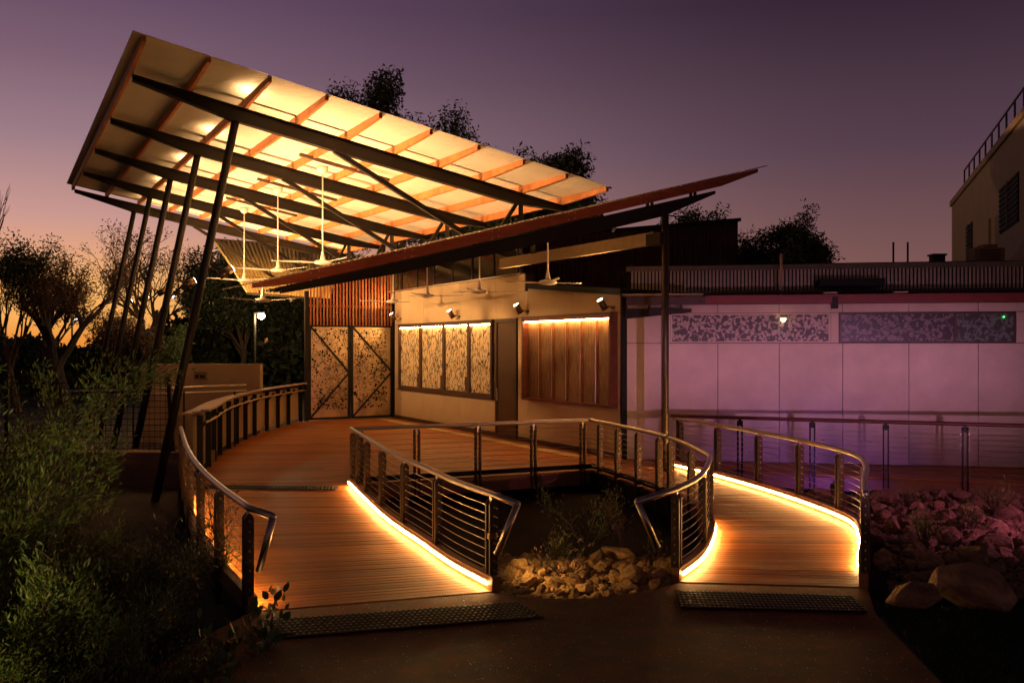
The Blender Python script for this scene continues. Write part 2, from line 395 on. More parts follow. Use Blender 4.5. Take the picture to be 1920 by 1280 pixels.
WA = V((2.93, 16.72, DZ)); WB = V((10.2, 13.9, DZ))
poly_planks(walk, [(WA.x + .02, WA.y + .04), (WB.x, WB.y), (10.9, 16.45), (c0[0] + .05, c0[1] - .02)], 0, 0, .14, math.atan2(-2.8, 7.3) * .6)
def edge_beam(P, parent, nm='edge_beam', m=M_kerb, lo=-.26, hi=-.034): return ribbon(P, -.03, .03, lo, hi).build(nm, m, parent)
FRONT = [V((-2.64, 14.66, DZ)), V((-1.6, 15.1, DZ)), V((0, 15.79, DZ)), V((1.45, 16.42, DZ))]
edge_beam(FRONT, deck); edge_beam([WA, WB], walk); edge_beam([p for p in BENCH], deck)
for k in range(6):      # stumps under the deck edge
    p = FRONT[0].lerp(FRONT[-1], (k + .5) / 6); MB().box((p.x, p.y + .25, -.4), (.12, .12, .8)).build('stump', M_dark, deck)
for k in range(6):
    p = WA.lerp(WB, (k + .5) / 6); MB().box((p.x, p.y + .25, -.2), (.12, .12, .5)).build('stump', M_dark, walk)
# dark boarded skirt closing the space under the deck
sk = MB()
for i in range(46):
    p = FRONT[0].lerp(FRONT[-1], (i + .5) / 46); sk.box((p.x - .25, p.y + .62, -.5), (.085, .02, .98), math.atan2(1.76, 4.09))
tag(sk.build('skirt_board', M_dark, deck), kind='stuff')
# strip along the pavilion wall: lamp light on the deck painted in pale
thr = MB().sb(15.2, 26.2, 9.95, 10.25, DZ + .004, DZ + .012); thr.build('lit_deck_strip', mat('lit_board', (.55, .36, .15), .5, var=.15, scale=4), deck)

# kerbs + light strips
def kerb(P, side, root, a=0, b=None):   # side: +1 kerb body lies to the left of the direction
    P = P[a:b]; return ribbon(P, side * -.01, side * .075, -.02, .13).build('kerb', M_kerb, root)
kerb(LRR, -1, LR); kerb(RRL, 1, RR, 0, 50); kerb(RRR, -1, RR); kerb(LRL, 1, LR)
def strip(P, side, label, a=0, b=None):
    P = P[a:b]
    root = thing('light_strip', label, 'light strip', tuple(P[0]), 'lit strips along the ramp kerbs')
    ribbon(P, side * -.012, side * -.030, .048, .068).build('diffuser', M_led, root)
    ribbon(P, side * -.011, side * -.020, .078, .092).build('channel', M_steel, root)
    return root
strip(LRR, -1, 'long glowing strip along the right kerb of the left ramp', 1, 72)
strip(RRL, 1, 'short glowing strip along the left kerb of the right ramp', 1, 34)
strip(RRR, -1, 'long glowing strip along the outer kerb of the right ramp', 6, 83)
strip(LRL, 1, 'glowing strip low on the left kerb of the left ramp behind shrubs', 1, 60)

# ------------------------------------------------------------------ railings
def railing(name, P, posts, label, h=.90, hr=.032, ncab=9, end0=None, end1=None, hm=None, pm=None, twin=True, side=0.04, low=-.28, ctop=.78, foot=True):
    root = thing(name, label, 'railing', tuple(P[0]), 'railings along the ramps and deck')
    Q = offset(P, side); n = len(Q) - 1
    top = [p + V((0, 0, h)) for p in Q]
    hb = MB()
    if end0:
        tip = V(end0[1]); hb.tube([tip] + top[1:], hr, 12); hb.tube([tip, V(end0[3])], hr, 12)
        hb.lathe([(hr * math.sin(a * math.pi / 8 + .01), -hr * math.cos(a * math.pi / 8)) for a in range(9)], 12, tuple(tip))
    else: hb.tube(top, hr, 12)
    hb.build('handrail', hm or M_steel, root, smooth=True)
    pos = []
    for t in posts:
        i = min(n - 1, int(t * n)); u = t * n - i; p = Q[i].lerp(Q[i + 1], u); d = (Q[i + 1] - Q[i]); d.z = 0; d.normalize(); x = V((-d.y, d.x, 0))
        pos.append((p, d, x)); mb = MB()
        for sg in ((-1, 1) if twin else (0,)):
            c = p + d * sg * .038; hw, ht = .042, .012; zt = h - .09
            a = [c - x * hw - d * ht, c + x * hw - d * ht, c + x * hw + d * ht, c - x * hw + d * ht]
            z0 = low
            mb.hexa([(q.x, q.y, p.z + z0) for q in a] + [(q.x, q.y, p.z + zt) for q in a])
            b = [c - x * .012 - d * ht, c + x * .012 - d * ht, c + x * .012 + d * ht, c - x * .012 + d * ht]
            mb.hexa([(q.x, q.y, p.z + zt) for q in a] + [(q.x, q.y, p.z + zt + .04) for q in b])
        po = mb.build('post', pm or M_postst, root)
        bk = MB().bar(p + V((0, 0, zt - .05)), p + V((0, 0, h - hr * .6)), .018, .05, d); bk.build('bracket', pm or M_steel, po)
        bo = MB()
        for k in range(ncab):
            z = .09 + (ctop - .09) * k / max(1, ncab - 1)
            for sg in (-1, 1): bo.bar(p + d * sg * .050 + V((0, 0, z)), p + d * sg * .064 + V((0, 0, z)), .014, .014)
        tag(bo.build('cable_ferrule', M_steel, po), kind='stuff')
    for k in range(ncab):
        z = .09 + (ctop - .09) * k / max(1, ncab - 1)
        MB().tube([p + V((0, 0, z)) for p in Q], .0036, 5).build('cable', M_cable, root)
    return root
railing('ramp_railing', LRR, [.02, .235, .42, .60, .78, .90, .985], 'steel cable railing on the right side of the left ramp', side=-.05,
        end0=[(-.06, 8.48, .885), (.05, 8.40, .87), (-.01, 8.40, .70), (-.14, 8.41, .40)])
railing('ramp_railing', LRL, [.015, .185, .36, .54, .70, .84, .97], 'steel cable railing on the shrub side of the left ramp', side=.05,
        end0=[(-2.16, 7.95, .88), (-2.08, 7.90, .85), (-2.13, 7.92, .66), (-2.22, 7.96, .36)])
railing('ramp_railing', RRL[:50], [.02, .27, .52, .78, .99], 'short steel cable railing beside the rocks, left of the right ramp', side=.05,
        end0=[(1.36, 8.66, .885), (1.18, 8.53, .87), (1.25, 8.56, .70), (1.38, 8.62, .42)])
railing('deck_railing', RRL[50:], [.12, .37, .62, .86], 'steel cable railing from the deck corner down to the right ramp', side=.03)
railing('deck_railing', spline(FRONT, 30), [.04, .255, .50, .735, .955], 'steel cable railing along the deck edge above the dark opening', side=-.02)
railing('ramp_railing', RRR, [.012, .13, .27, .40, .53, .67, .82, .97], 'steel cable railing on the outer side of the right ramp', side=-.05)
M_redrail = mat('red_handrail', (.10, .022, .014), .5, .2, var=.2)
railing('walkway_railing', [WA.lerp(WB, k / 20) for k in range(21)], [.02, .16, .318, .47, .625, .80, .97], 'dark cable railing with red top rail before the pale wall',
        hm=M_redrail, pm=M_dark, side=-.02, h=.95, low=-.35)
# lower timber rail on deck fronts
for P in (spline(FRONT, 20), RRL[50:]):
    ribbon(P, -.04, .0, .03, .11).build('toe_board', M_dark, deck)
ribbon(RRL[50:], -.075, -.055, -.16, -.13).build('edge_glow_board', mat('lit_edge', (.5, .36, .2), .5), deck)  # pale colour stands in for the lit strip along the edge

# ------------------------------------------------------------------ curved leaning balustrade on the left
bal = thing('balustrade', 'curved balustrade with wide timber leaning top and dark fins', 'balustrade', tuple(BENCH[0]))
nb = len(BENCH) - 1
for k in range(12):
    i = int(1 + k * (nb - 2) / 11); p = BENCH[i]; d = (BENCH[i + 1] - BENCH[i - 1]).normalized(); x = V((d.y, -d.x, 0))
    MB().bar(p + x * .02 + V((0, 0, 0)), p + x * .02 + V((0, 0, 1.03)), .05, .10, x).build('fin', M_dark, bal)
    MB().bar(p + x * .0 + V((0, 0, .78)), p + x * .20 + V((0, 0, 1.0)), .03, .05, (0, 0, 1)).build('bracket', M_dark, bal)
    if k < 11:
        j = int(1 + (k + 1) * (nb - 2) / 11)
        ribbon([q for q in BENCH[i:j + 1]], .06, .10, .06, 1.0).build('infill_panel', M_cream, bal)
np_ = 22
for k in range(np_):
    i0 = k * nb / np_; i1 = (k + 1) * nb / np_ - .08
    def pt(t):
        i = min(nb - 1, int(t)); return BENCH[i].lerp(BENCH[i + 1], t - i)
    seg = [pt(i0 + (i1 - i0) * q / 3) for q in range(4)]
    for j in range(3):
        a = .24 - j * .15
        mb = ribbon(seg, a, a - .142, 1.05 + .03 * j, 1.085 + .03 * j)
        mb.build('top_board', M_planktop, bal)
MB().tube([p + V((-.0, 0, .93)) for p in offset(BENCH, -.16)], .024, 8).build('handrail', M_steel, bal, smooth=True)

# ------------------------------------------------------------------ tactile mats
def tactile(corners, nu, nv, label):
    root = thing('tactile_mat', label, 'tactile mat', tuple(corners[0]), 'studded tactile mats on the approaches')
    a, b, c, d = [V(p) for p in corners]
    MB().hexa([p + V((0, 0, .001)) for p in (a, b, c, d)] + [p + V((0, 0, .009)) for p in (a, b, c, d)]).build('base', M_rubber, root)
    st = MB()
    for i in range(nu):
        for j in range(nv):
            u = (i + .5) / nu; v = (j + .5) / nv; p = a.lerp(b, u).lerp(d.lerp(c, u), v)
            st.lathe([(.016, .008), (.015, .013), (.010, .016)], 6, p)
    tag(st.build('stud', M_stud, root), kind='stuff')
tactile([gp(497, 1163, .004), gp(532, 1196, .004), gp(1021, 1157, .004), gp(972, 1129, .004)], 7, 46, 'long studded dark mat before the left ramp')
tactile([gp(1264, 1107, .004), gp(1276, 1140, .004), gp(1626, 1148, .004), gp(1598, 1117, .004)], 7, 40, 'studded dark mat before the right ramp')
tactile([(-5.25, 14.55, .108), (-5.22, 14.25, .104), (-2.72, 14.05, .104), (-2.75, 14.35, .108)], 5, 46, 'studded dark mat across the top of the left ramp')

# ------------------------------------------------------------------ upper canopy
TILT, SLO = .018, .182
def zbeam(s, b): return 6.94 - SLO * (b - 1.93) + TILT * (s - 16.62)
can = thing('canopy', 'tilted corrugated canopy on five leaning columns, lit from below', 'canopy', SB(16.62, 2.25, -.3))
BS = [16.62 + 3.65 * i for i in range(5)]; PB = [1.87 + .96 * k for k in range(10)]
SH = .155
# corrugated sheets: waves run down the slope
s0, s1 = 14.85, 31.55; nsh = 22; cw = (s1 - s0) / nsh
for k in range(nsh):
    A = s0 + k * cw; nw = 7; per = 6; n = nw * per + 1; top = []
    Vv = []; Qq = []
    for i in range(n):
        s = A + cw * i / (n - 1) + .004 * (k % 2); dz = .015 * math.cos(2 * math.pi * i / per) + .0012 * (k % 2)
        for b in (1.70, 10.62): Vv.append(SB(s, b, zbeam(s, b) + SH + .012 + dz))
    for i in range(n - 1): Qq.append((i * 2, i * 2 + 1, i * 2 + 3, i * 2 + 2))
    me = npmesh('roof_sheet', Vv, Qq, M_roof)
    for p in me.polygons: p.use_smooth = True
    o = link('roof_sheet', me); o.parent = can; o.matrix_parent_inverse = can.matrix_basis.inverted()
for k, b in enumerate(PB):     # timber purlins, tapered at their free ends
    mb = MB()
    zf = lambda s, d: zbeam(s, b) + d
    pr = [(s0 + .02, .075), (BS[0] - .15, .0), (BS[4] + .35, .0)]
    for i in range(2):
        (sa, da), (sb_, db) = pr[i], pr[i + 1]
        q = [SB(sa, b - .03, zf(sa, da)), SB(sa, b + .03, zf(sa, da)), SB(sb_, b + .03, zf(sb_, db)), SB(sb_, b - .03, zf(sb_, db)),
             SB(sa, b - .03, zf(sa, SH)), SB(sa, b + .03, zf(sa, SH)), SB(sb_, b + .03, zf(sb_, SH)), SB(sb_, b - .03, zf(sb_, SH))]
        mb.hexa(q)
    mb.build('purlin', M_purlin, can)
for s in BS:
    mb = MB(); prof = [(1.90, .10), (3.5, .27), (6.0, .29), (9.4, .26), (10.62, .10)]
    for i in range(4):
        (ba, da), (bb, db) = prof[i], prof[i + 1]; za = zbeam(s, ba) - .002; zb_ = zbeam(s, bb) - .002
        mb.hexa([SB(s - .014, ba, za - da), SB(s + .014, ba, za - da), SB(s + .014, bb, zb_ - db), SB(s - .014, bb, zb_ - db),
                 SB(s - .014, ba, za), SB(s + .014, ba, za), SB(s + .014, bb, zb_), SB(s - .014, bb, zb_)])
        for f0, f1, zo in ((0, -.02, 0), (0, .02, 1)):
            if zo == 0: u0, u1 = za - .001, zb_ - .001; w0, w1 = u0 - .018, u1 - .018
            else: u0, u1 = za - da + .017, zb_ - db + .017; w0, w1 = za - da - .001, zb_ - db - .001
            mb.hexa([SB(s - .075, ba, w0), SB(s + .075, ba, w0), SB(s + .075, bb, w1), SB(s - .075, bb, w1), SB(s - .075, ba, u0), SB(s + .075, ba, u0), SB(s + .075, bb, u1), SB(s - .075, bb, u1)])
    beam = mb.build('beam', M_dark, can)
    for b in PB:
        z = zbeam(s, b); MB().sb(s - .10, s - .085, b + .03, b + .045, z - .0, z + .15).sb(s - .10, s + .05, b + .032, b + .042, z + .0, z + .14).build('cleat', M_dark, beam)
for i, s in enumerate(BS):      # leaning tube columns
    zt = zbeam(s, 3.6) - .27
    MB().tube([SB(s, 2.22, -.55), SB(s, 3.62, zt)], .072, 16).build('column', M_dark, can, smooth=True)
    MB().sb(s - .08, s + .08, 3.52, 3.74, zt - .01, zt + .012).build('cap_plate', M_dark, can)
    def zred(b): return 3.1 + .264 * (b - 2.96)
    za = zbeam(s, 5.45) - .27
    bl = 8.35
    MB().bar(SB(s, 5.45, za), SB(s, bl, zred(bl) + .02), .09, .09).build('strut', M_dark, can)
    MB().bar(SB(s, 9.52, zbeam(s, 9.52) - .25), SB(s, 9.52, zred(9.52) + .02), .10, .10, (1, 0, 0)).build('prop', M_dark, can)
    MB().bar(SB(s, 9.42, zbeam(s, 9.42) - .24), SB(s, 9.0, zred(9.0) + .05), .07, .07).build('strut', M_dark, can)
# ------------------------------------------------------------------ lower roof, rising the other way
low = thing('lower_roof', 'thin roof with red fascia rising to the right over the deck', 'roof', SB(12.8, 10.3, 0))
def redpt(s, b, d=0.0): return SB(s, b, zred(b) + d)
ls0, ls1 = 12.7, 27.2
def blow(s): return max(2.7, .236 * s)
for k, s in enumerate([12.8, 15.2, 17.6, 20.0, 22.4, 24.8, 27.0]):
    q0 = blow(s); mb = MB(); pr = [(q0, .05), (q0 + .7, .14), (max(q0 + 1.2, 6.5), .17), (11.6, .17), (12.52, .07)]
    for i in range(4):
        (ba, da), (bb, db) = pr[i], pr[i + 1]
        mb.hexa([redpt(s - .03, ba, .085 - da), redpt(s + .03, ba, .085 - da), redpt(s + .03, bb, .085 - db), redpt(s - .03, bb, .085 - db),
                 redpt(s - .03, ba, .085), redpt(s + .03, ba, .085), redpt(s + .03, bb, .085), redpt(s - .03, bb, .085)])
    o = mb.build('fascia' if k == 0 else 'purlin', M_red, low)
    if k == 0:
        for b in (3.9, 5.35, 6.85, 8.3, 9.8):
            bm_ = MB()
            for db in (-.06, .06):
                for dz in (-.05, .05): bm_.bar(redpt(s - .031, b + db, dz), redpt(s - .037, b + db, dz), .016, .016)
            bm_.build('bolt', M_steel, o)
nsh2 = 16
for k in range(nsh2):         # corrugated sheets of the lower roof
    A = 2.62 + k * (12.72 - 2.62) / nsh2; cw2 = (12.72 - 2.62) / nsh2; n = 8 * 6 + 1; Vv = []; Qq = []
    for i in range(n):
        b = A + cw2 * i / (n - 1); dz = .009 * math.cos(2 * math.pi * i / 6) + .001 * (k % 2)
        for s in (ls0, min(ls1, max(ls0 + .25, b / .236))): Vv.append(SB(s, b, zred(b) + .10 + dz))
    for i in range(n - 1): Qq.append((i * 2, i * 2 + 1, i * 2 + 3, i * 2 + 2))
    me = npmesh('roof_sheet', Vv, Qq, M_roof)
    o = link('roof_sheet', me); o.parent = low; o.matrix_parent_inverse = low.matrix_basis.inverted()
for s in (13.0, 16.62, 20.27, 23.92, 27.0):
    q0 = blow(s) + .4; mb = MB(); pr = [(q0, .05), (q0 + 1.8, .17), (max(8.5, q0 + 2.2), .25), (10.4, .25), (11.62, .06)]
    for i in range(4):
        (ba, da), (bb, db) = pr[i], pr[i + 1]; g0 = -.095 - .045 * max(0, (ba - 5)) / 6; g1 = -.095 - .045 * max(0, (bb - 5)) / 6
        mb.hexa([redpt(s - .05, ba, g0 - da), redpt(s + .05, ba, g0 - da), redpt(s + .05, bb, g1 - db), redpt(s - .05, bb, g1 - db),
                 redpt(s - .05, ba, g0), redpt(s + .05, ba, g0), redpt(s + .05, bb, g1), redpt(s - .05, bb, g1)])
    o = mb.build('beam', M_dark, low)
    for b in (5.2, 6.6, 7.9, 9.0, 10.1, 11.1):
        MB().sb(s - .03, s + .03, b - .05, b - .02, zred(b) - .16, zred(b) - .07).sb(s - .03, s + .03, b + .05, b + .08, zred(b) - .16, zred(b) - .07).build('cleat', M_dark, o)
PX, PY = 2.74, 16.2
MB().tube([(PX, PY, DZ), (PX, PY, zred(10.3) - .3)], .062, 14).build('column', mat('bronze_post', (.075, .05, .032), .4, .5, var=.2), low, smooth=True)
MB().sb(12.78, 13.2, 10.18, 10.42, 4.15, 4.36).build('bracket', M_dark, low)
MB().sb(13.05, 18.9, 10.24, 10.36, 4.17, 4.40).build('tie_beam', mat('tan_beam', (.26, .19, .11), .55, var=.15), low)
MB().bar(SB(13.0, 8.95, zred(8.95) - .33), SB(13.2, 9.05, 4.38), .05, .05).build('strut', M_dark, low)
MB().bar(SB(13.0, 9.35, zred(9.35) - .35), SB(13.2, 9.45, 4.38), .05, .05).build('strut', M_dark, low)
MB().sb(17.2, 17.4, 10.22, 10.38, 4.38, 4.82).build('stub_post', M_dark, low)

# ------------------------------------------------------------------ pavilion (warm lit wall)
pav = thing('pavilion', 'low pavilion with warm lit cream panel wall under the canopies', 'building', SB(14.56, 10.63, DZ))
BW = 10.63; cap = lambda s: 3.34 + (s - 14.56) * .09
MB().sb(14.60, 26.5, BW + .03, BW + .25, DZ, 3.1).sb(18.35, 26.5, BW + .03, BW + .25, 3.1, 4.03).build('core_wall', M_brown, pav)
def wpanel(s0, s1, z0, z1): 
    g = .005; MB().sb(s0 + g, s1 - g, BW - .012, BW + .028, z0 + g, z1 - g).build('wall_panel', M_panel, pav)
sp = lambda px: onB(px, 700, BW)[0]
cols = [sp(x) for x in (741, 795, 862, 930, 972, 990.5, 1075, 1164)]
ZJ0, ZJ1 = 1.20, 3.0
for i in range(7):
    a, b = cols[i + 1], cols[i]
    if i != 3:
        wpanel(a, b, DZ + .10, ZJ0)
    if i in (4,): wpanel(a, b, ZJ0, ZJ1)
    if i < 4: wpanel(a, b, ZJ1, 4.02)
    elif i == 4: wpanel(a, b, ZJ1, 4.02 if False else 3.62)
wpanel(sp(752), cols[0], ZJ0, ZJ1)
wpanel(cols[3], sp(928), ZJ0, ZJ1)
wpanel(cols[4] - .0, cols[4] + .0 + .001, ZJ0, ZJ1) if False else None
wpanel(14.56, sp(1158.5), ZJ0, ZJ1)
for a, b in ((cols[6], cols[5]), (cols[7], cols[6])):
    g = .005; z0 = ZJ1
    MB().hexa([SB(a + g, BW - .012, z0 + g), SB(b - g, BW - .012, z0 + g), SB(b - g, BW + .028, z0 + g), SB(a + g, BW + .028, z0 + g),
               SB(a + g, BW - .012, cap(a)), SB(b - g, BW - .012, cap(b)), SB(b - g, BW + .028, cap(b)), SB(a + g, BW + .028, cap(a))]).build('wall_panel', M_panel, pav)
wpanel(18.35, cols[4], 3.62, 4.02)
MB().sb(14.56, 26.5, BW - .02, BW + .02, DZ + .002, DZ + .10).build('skirting', M_brown, pav)
MB().sb(14.50, 14.555, BW - .03, BW + .3, DZ, 3.36).build('corner_trim', M_black, pav)
cp = MB(); cp.hexa([SB(14.45, BW - .10, cap(14.45)), SB(18.1, BW - .10, cap(18.1)), SB(18.1, BW + .9, cap(18.1)), SB(14.45, BW + .9, cap(14.45)),
                    SB(14.45, BW - .10, cap(14.45) + .12), SB(18.1, BW - .10, cap(18.1) + .12), SB(18.1, BW + .9, cap(18.1) + .12), SB(14.45, BW + .9, cap(14.45) + .12)])
cp.build('roof_cap', M_black, pav)
MB().sb(18.6, 27.0, BW + .02, BW + .08, 4.06, zred(BW) - .1).build('clerestory_glass', M_glassd, pav)
for s in np.arange(18.7, 27, 1.2): MB().sb(s, s + .05, BW - .0, BW + .10, 4.06, zred(BW) - .1).build('mullion', M_dark, pav)
MB().sb(18.55, 27.0, BW - .03, BW + .12, 4.03, 4.058).build('sill', M_steel, pav)
# four-pane perforated window
def frame_box(mb, s0, s1, z0, z1, t, b0, b1):
    mb.sb(s0, s1, b0, b1, z1 - t, z1).sb(s0, s1, b0, b1, z0, z0 + t)
    mb.sb(s0, s0 + t, b0, b1, z0 + t, z1 - t).sb(s1 - t, s1, b0, b1, z0 + t, z1 - t)
win = thing('perforated_window', None, None); win.parent = pav; win.matrix_parent_inverse = pav.matrix_basis.inverted(); win.name = 'screen_window'
wa, wb = sp(928), sp(752); wz0, wz1 = onB(840, 735, BW)[1] - .02, onB(840, 604, BW)[1]
fr = MB(); frame_box(fr, wa, wb, wz0, wz1, .085, BW - .10, BW + .0); fr.build('window_frame', M_brown, win)
MB().sb(wa - .03, wb + .03, BW - .14, BW - .02, wz0 - .035, wz0 - .002).build('window_sill', M_brown, win)
edges_ = [sp(x) for x in (752, 792, 836, 883, 928)]
for i in range(4):
    a, b = edges_[i + 1], edges_[i]
    MB().sb(a + .07, b - .07, BW - .035, BW - .02, wz0 + .09, wz1 - .10).build('perforated_pane', M_fleck, win)
    if i: MB().sb(edges_[i] - .065, edges_[i] + .065, BW - .085, BW - .001, wz0 + .086, wz1 - .086).build('mullion', M_brown, win)
    if i < 3: MB().sb(a + .075, a + .26, BW - .05, BW - .036, wz0 + .10, wz0 + .48).build('plate', M_brown, win)
    MB().sb(a + .09, b - .09, BW - .075, BW - .055, wz1 - .115, wz1 - .095).build('light_strip', M_led2, win)
# dark mesh door
dr = thing('door', None, None); dr.parent = pav; dr.matrix_parent_inverse = pav.matrix_basis.inverted()
da, db_ = sp(971), sp(931)
f2 = MB(); frame_box(f2, da, db_, DZ + .004, 3.0, .09, BW - .05, BW + .02); f2.build('door_frame', M_brown, dr)
MB().sb(da + .092, db_ - .092, BW - .02, BW - .005, DZ + .1, 2.9).build('door_leaf', mat('door_mesh', (.10, .055, .025), .4, .4, var=.4, scale=40), dr)
MB().tube([SB(db_ - .14, BW - .06, 1.0), SB(db_ - .14, BW - .06, 1.3)], .014, 8).build('door_handle', M_steel, dr)
# shuttered window with a lit strip above it
sh = thing('shutter_window', None, None); sh.parent = pav; sh.matrix_parent_inverse = pav.matrix_basis.inverted()
ha, hb = sp(1159), sp(991); hz0, hz1 = onB(1075, 757, BW)[1], onB(1075, 589.5, BW)[1]
f3 = MB(); frame_box(f3, ha, hb, hz0, hz1, .06, BW - .19, BW + .0); f3.build('window_frame', mat('shutter_frame', (.13, .034, .014), .5, var=.3, scale=6), sh)
nl = 6
for i in range(nl):
    a = ha + .065 + (hb - ha - .13) * i / nl; b = a + (hb - ha - .13) / nl
    MB().sb(a + .035, b - .004, BW - .045, BW - .03, hz0 + .065, hz1 - .14).build('shutter_leaf', M_shut, sh)
    MB().sb(a, a + .034, BW - .085, BW - .025, hz0 + .062, hz1 - .15).build('stile', mat('stile_timber', (.22, .075, .022), .5, var=.3, scale=6), sh)
    MB().tube([SB(a + .017, BW - .10, hz0 + .1), SB(a + .017, BW - .10, hz1 - .2)], .005, 5).build('pull_rod', M_steel, sh)
MB().sb(ha + .062, hb - .062, BW - .14, BW - .12, hz1 - .135, hz1 - .085).build('light_strip', M_led2, sh)
MB().sb(ha + .062, hb - .062, BW - .165, BW - .15, hz1 - .115, hz1 - .061).build('light_shelf', M_red, sh)

# ------------------------------------------------------------------ gate with cut-out seed pods and the slat screen above it
gate = thing('gate', 'double steel gate of copper sheet with cut-out seed pod pattern', 'gate', SB(26.7, 9.3, DZ))
GS = 26.62; gb = [onS(575, 700, GS)[0], onS(657, 700, GS)[0], onS(738, 700, GS)[0]]; gz0, gz1 = DZ + .03, onS(657, 609, GS)[1]
for i in range(2):
    a, b = gb[i] + (.06 if i == 0 else .02), gb[i + 1] - (.02 if i == 0 else .05)
    leaf = thing('gate_leaf', None, None); leaf.parent = gate; leaf.matrix_parent_inverse = gate.matrix_basis.inverted()
    def gbx(b0, b1, z0, z1, t0, t1): return [SB(GS - t1, b0, z0), SB(GS - t1, b1, z0), SB(GS - t0, b1, z0), SB(GS - t0, b0, z0), SB(GS - t1, b0, z1), SB(GS - t1, b1, z1), SB(GS - t0, b1, z1), SB(GS - t0, b0, z1)]
    MB().hexa(gbx(a + .02, b - .02, gz0 + .02, gz1 - .02, -.004, .004)).build('copper_sheet', M_cop, leaf)
    fm = MB()
    for q in (gbx(a, b, gz1 - .07, gz1, .006, .05), gbx(a, b, gz0, gz0 + .06, .006, .05), gbx(a, a + .06, gz0 + .06, gz1 - .07, .006, .05), gbx(b - .06, b, gz0 + .06, gz1 - .07, .006, .05)): fm.hexa(q)
    fm.build('frame', M_dark, leaf)
    mz = (gz0 + gz1) / 2
    MB().bar(SB(GS - .035, a + .05, gz1 - .06), SB(GS - .035, b - .05, mz), .035, .045, (0, 0, 1)).build('brace', M_dark, leaf)
    MB().bar(SB(GS - .035, b - .05, mz - .05), SB(GS - .035, a + .05, gz0 + .05), .035, .045, (0, 0, 1)).build('brace', M_dark, leaf)
    cut = MB(); D = GS - .006
    def disc(b, z, r): cut.v.extend([SB(D, b + r * math.cos(t * .6981), z + r * math.sin(t * .6981)) for t in range(9)]); k = len(cut.v); cut.f.append(tuple(range(k - 9, k)))
    def ok(b, z): return a + .07 < b < b_hi and gz0 + .28 < z < gz1 - .1
    b_hi = b - (.07 if i == 0 else .18)
    for k in range(250):
        x, z = rng.uniform(a + .1, b_hi), rng.uniform(gz0 + .3, gz1 - .12); r = rng.choice((.013, .017, .021, .026, .034)); disc(x, z, r)
        if rng.random() < .75:
            ang = rng.uniform(0, 6.28); px, pz = x, z; pts = [(x, z)]
            for st in range(rng.randint(4, 9)):
                ang += rng.gauss(0, .55); px += .05 * math.cos(ang); pz += .05 * math.sin(ang)
                if not ok(px, pz): break
                pts.append((px, pz))
            for (x0, z0), (x1, z1) in zip(pts, pts[1:]):
                l_ = math.hypot(x1 - x0, z1 - z0); nx, nz = -(z1 - z0) / l_ * .0048, (x1 - x0) / l_ * .0048; ex, ez = (x1 - x0) / l_ * .006, (z1 - z0) / l_ * .006
                k0 = len(cut.v); cut.v.extend([SB(D, x0 - ex + nx, z0 - ez + nz), SB(D, x1 + ex + nx, z1 + ez + nz), SB(D, x1 + ex - nx, z1 + ez - nz), SB(D, x0 - ex - nx, z0 - ez - nz)]); cut.f.append((k0, k0 + 1, k0 + 2, k0 + 3))
    tag(cut.build('cut_out', M_black, leaf), kind='stuff')
fm = MB(); fm.sb(GS - .06, GS + .06, gb[0] - .06, gb[0] + .05, DZ - .2, gz1 + 1.0).build('gate_post', M_dark, gate)
MB().sb(GS - .05, GS + .05, gb[2] - .045, gb[2] + .03, DZ - .2, gz1 + .1).build('gate_post', M_dark, gate)
MB().sb(GS - .05, GS + .05, gb[0] + .052, gb[2] - .05, gz1 + .01, gz1 + .09).build('lintel', M_dark, gate)
scr = thing('slat_screen', 'screen of thin brown upright timber slats above the gate', 'screen', SB(GS, 9.3, gz1))
ns = 26
for k in range(ns):
    b = gb[0] + .10 + (gb[2] - gb[0] - .22) * k / (ns - 1); zt = zred(b) - .2
    MB().sb(GS - .10, GS - .055, b - .018, b + .018, gz1 - .02, zt).build('slat', M_purlin if k % 3 else M_red, scr)
MB().sb(GS - .05, GS + .0, gb[0] + .06, gb[2] - .06, gz1 + .52, gz1 + .60).build('rail', M_cream, scr)
MB().sb(GS - .05, GS + .0, gb[0] + .06, gb[2] - .06, gz1 + .12, gz1 + .20).build('rail', M_brown, scr)

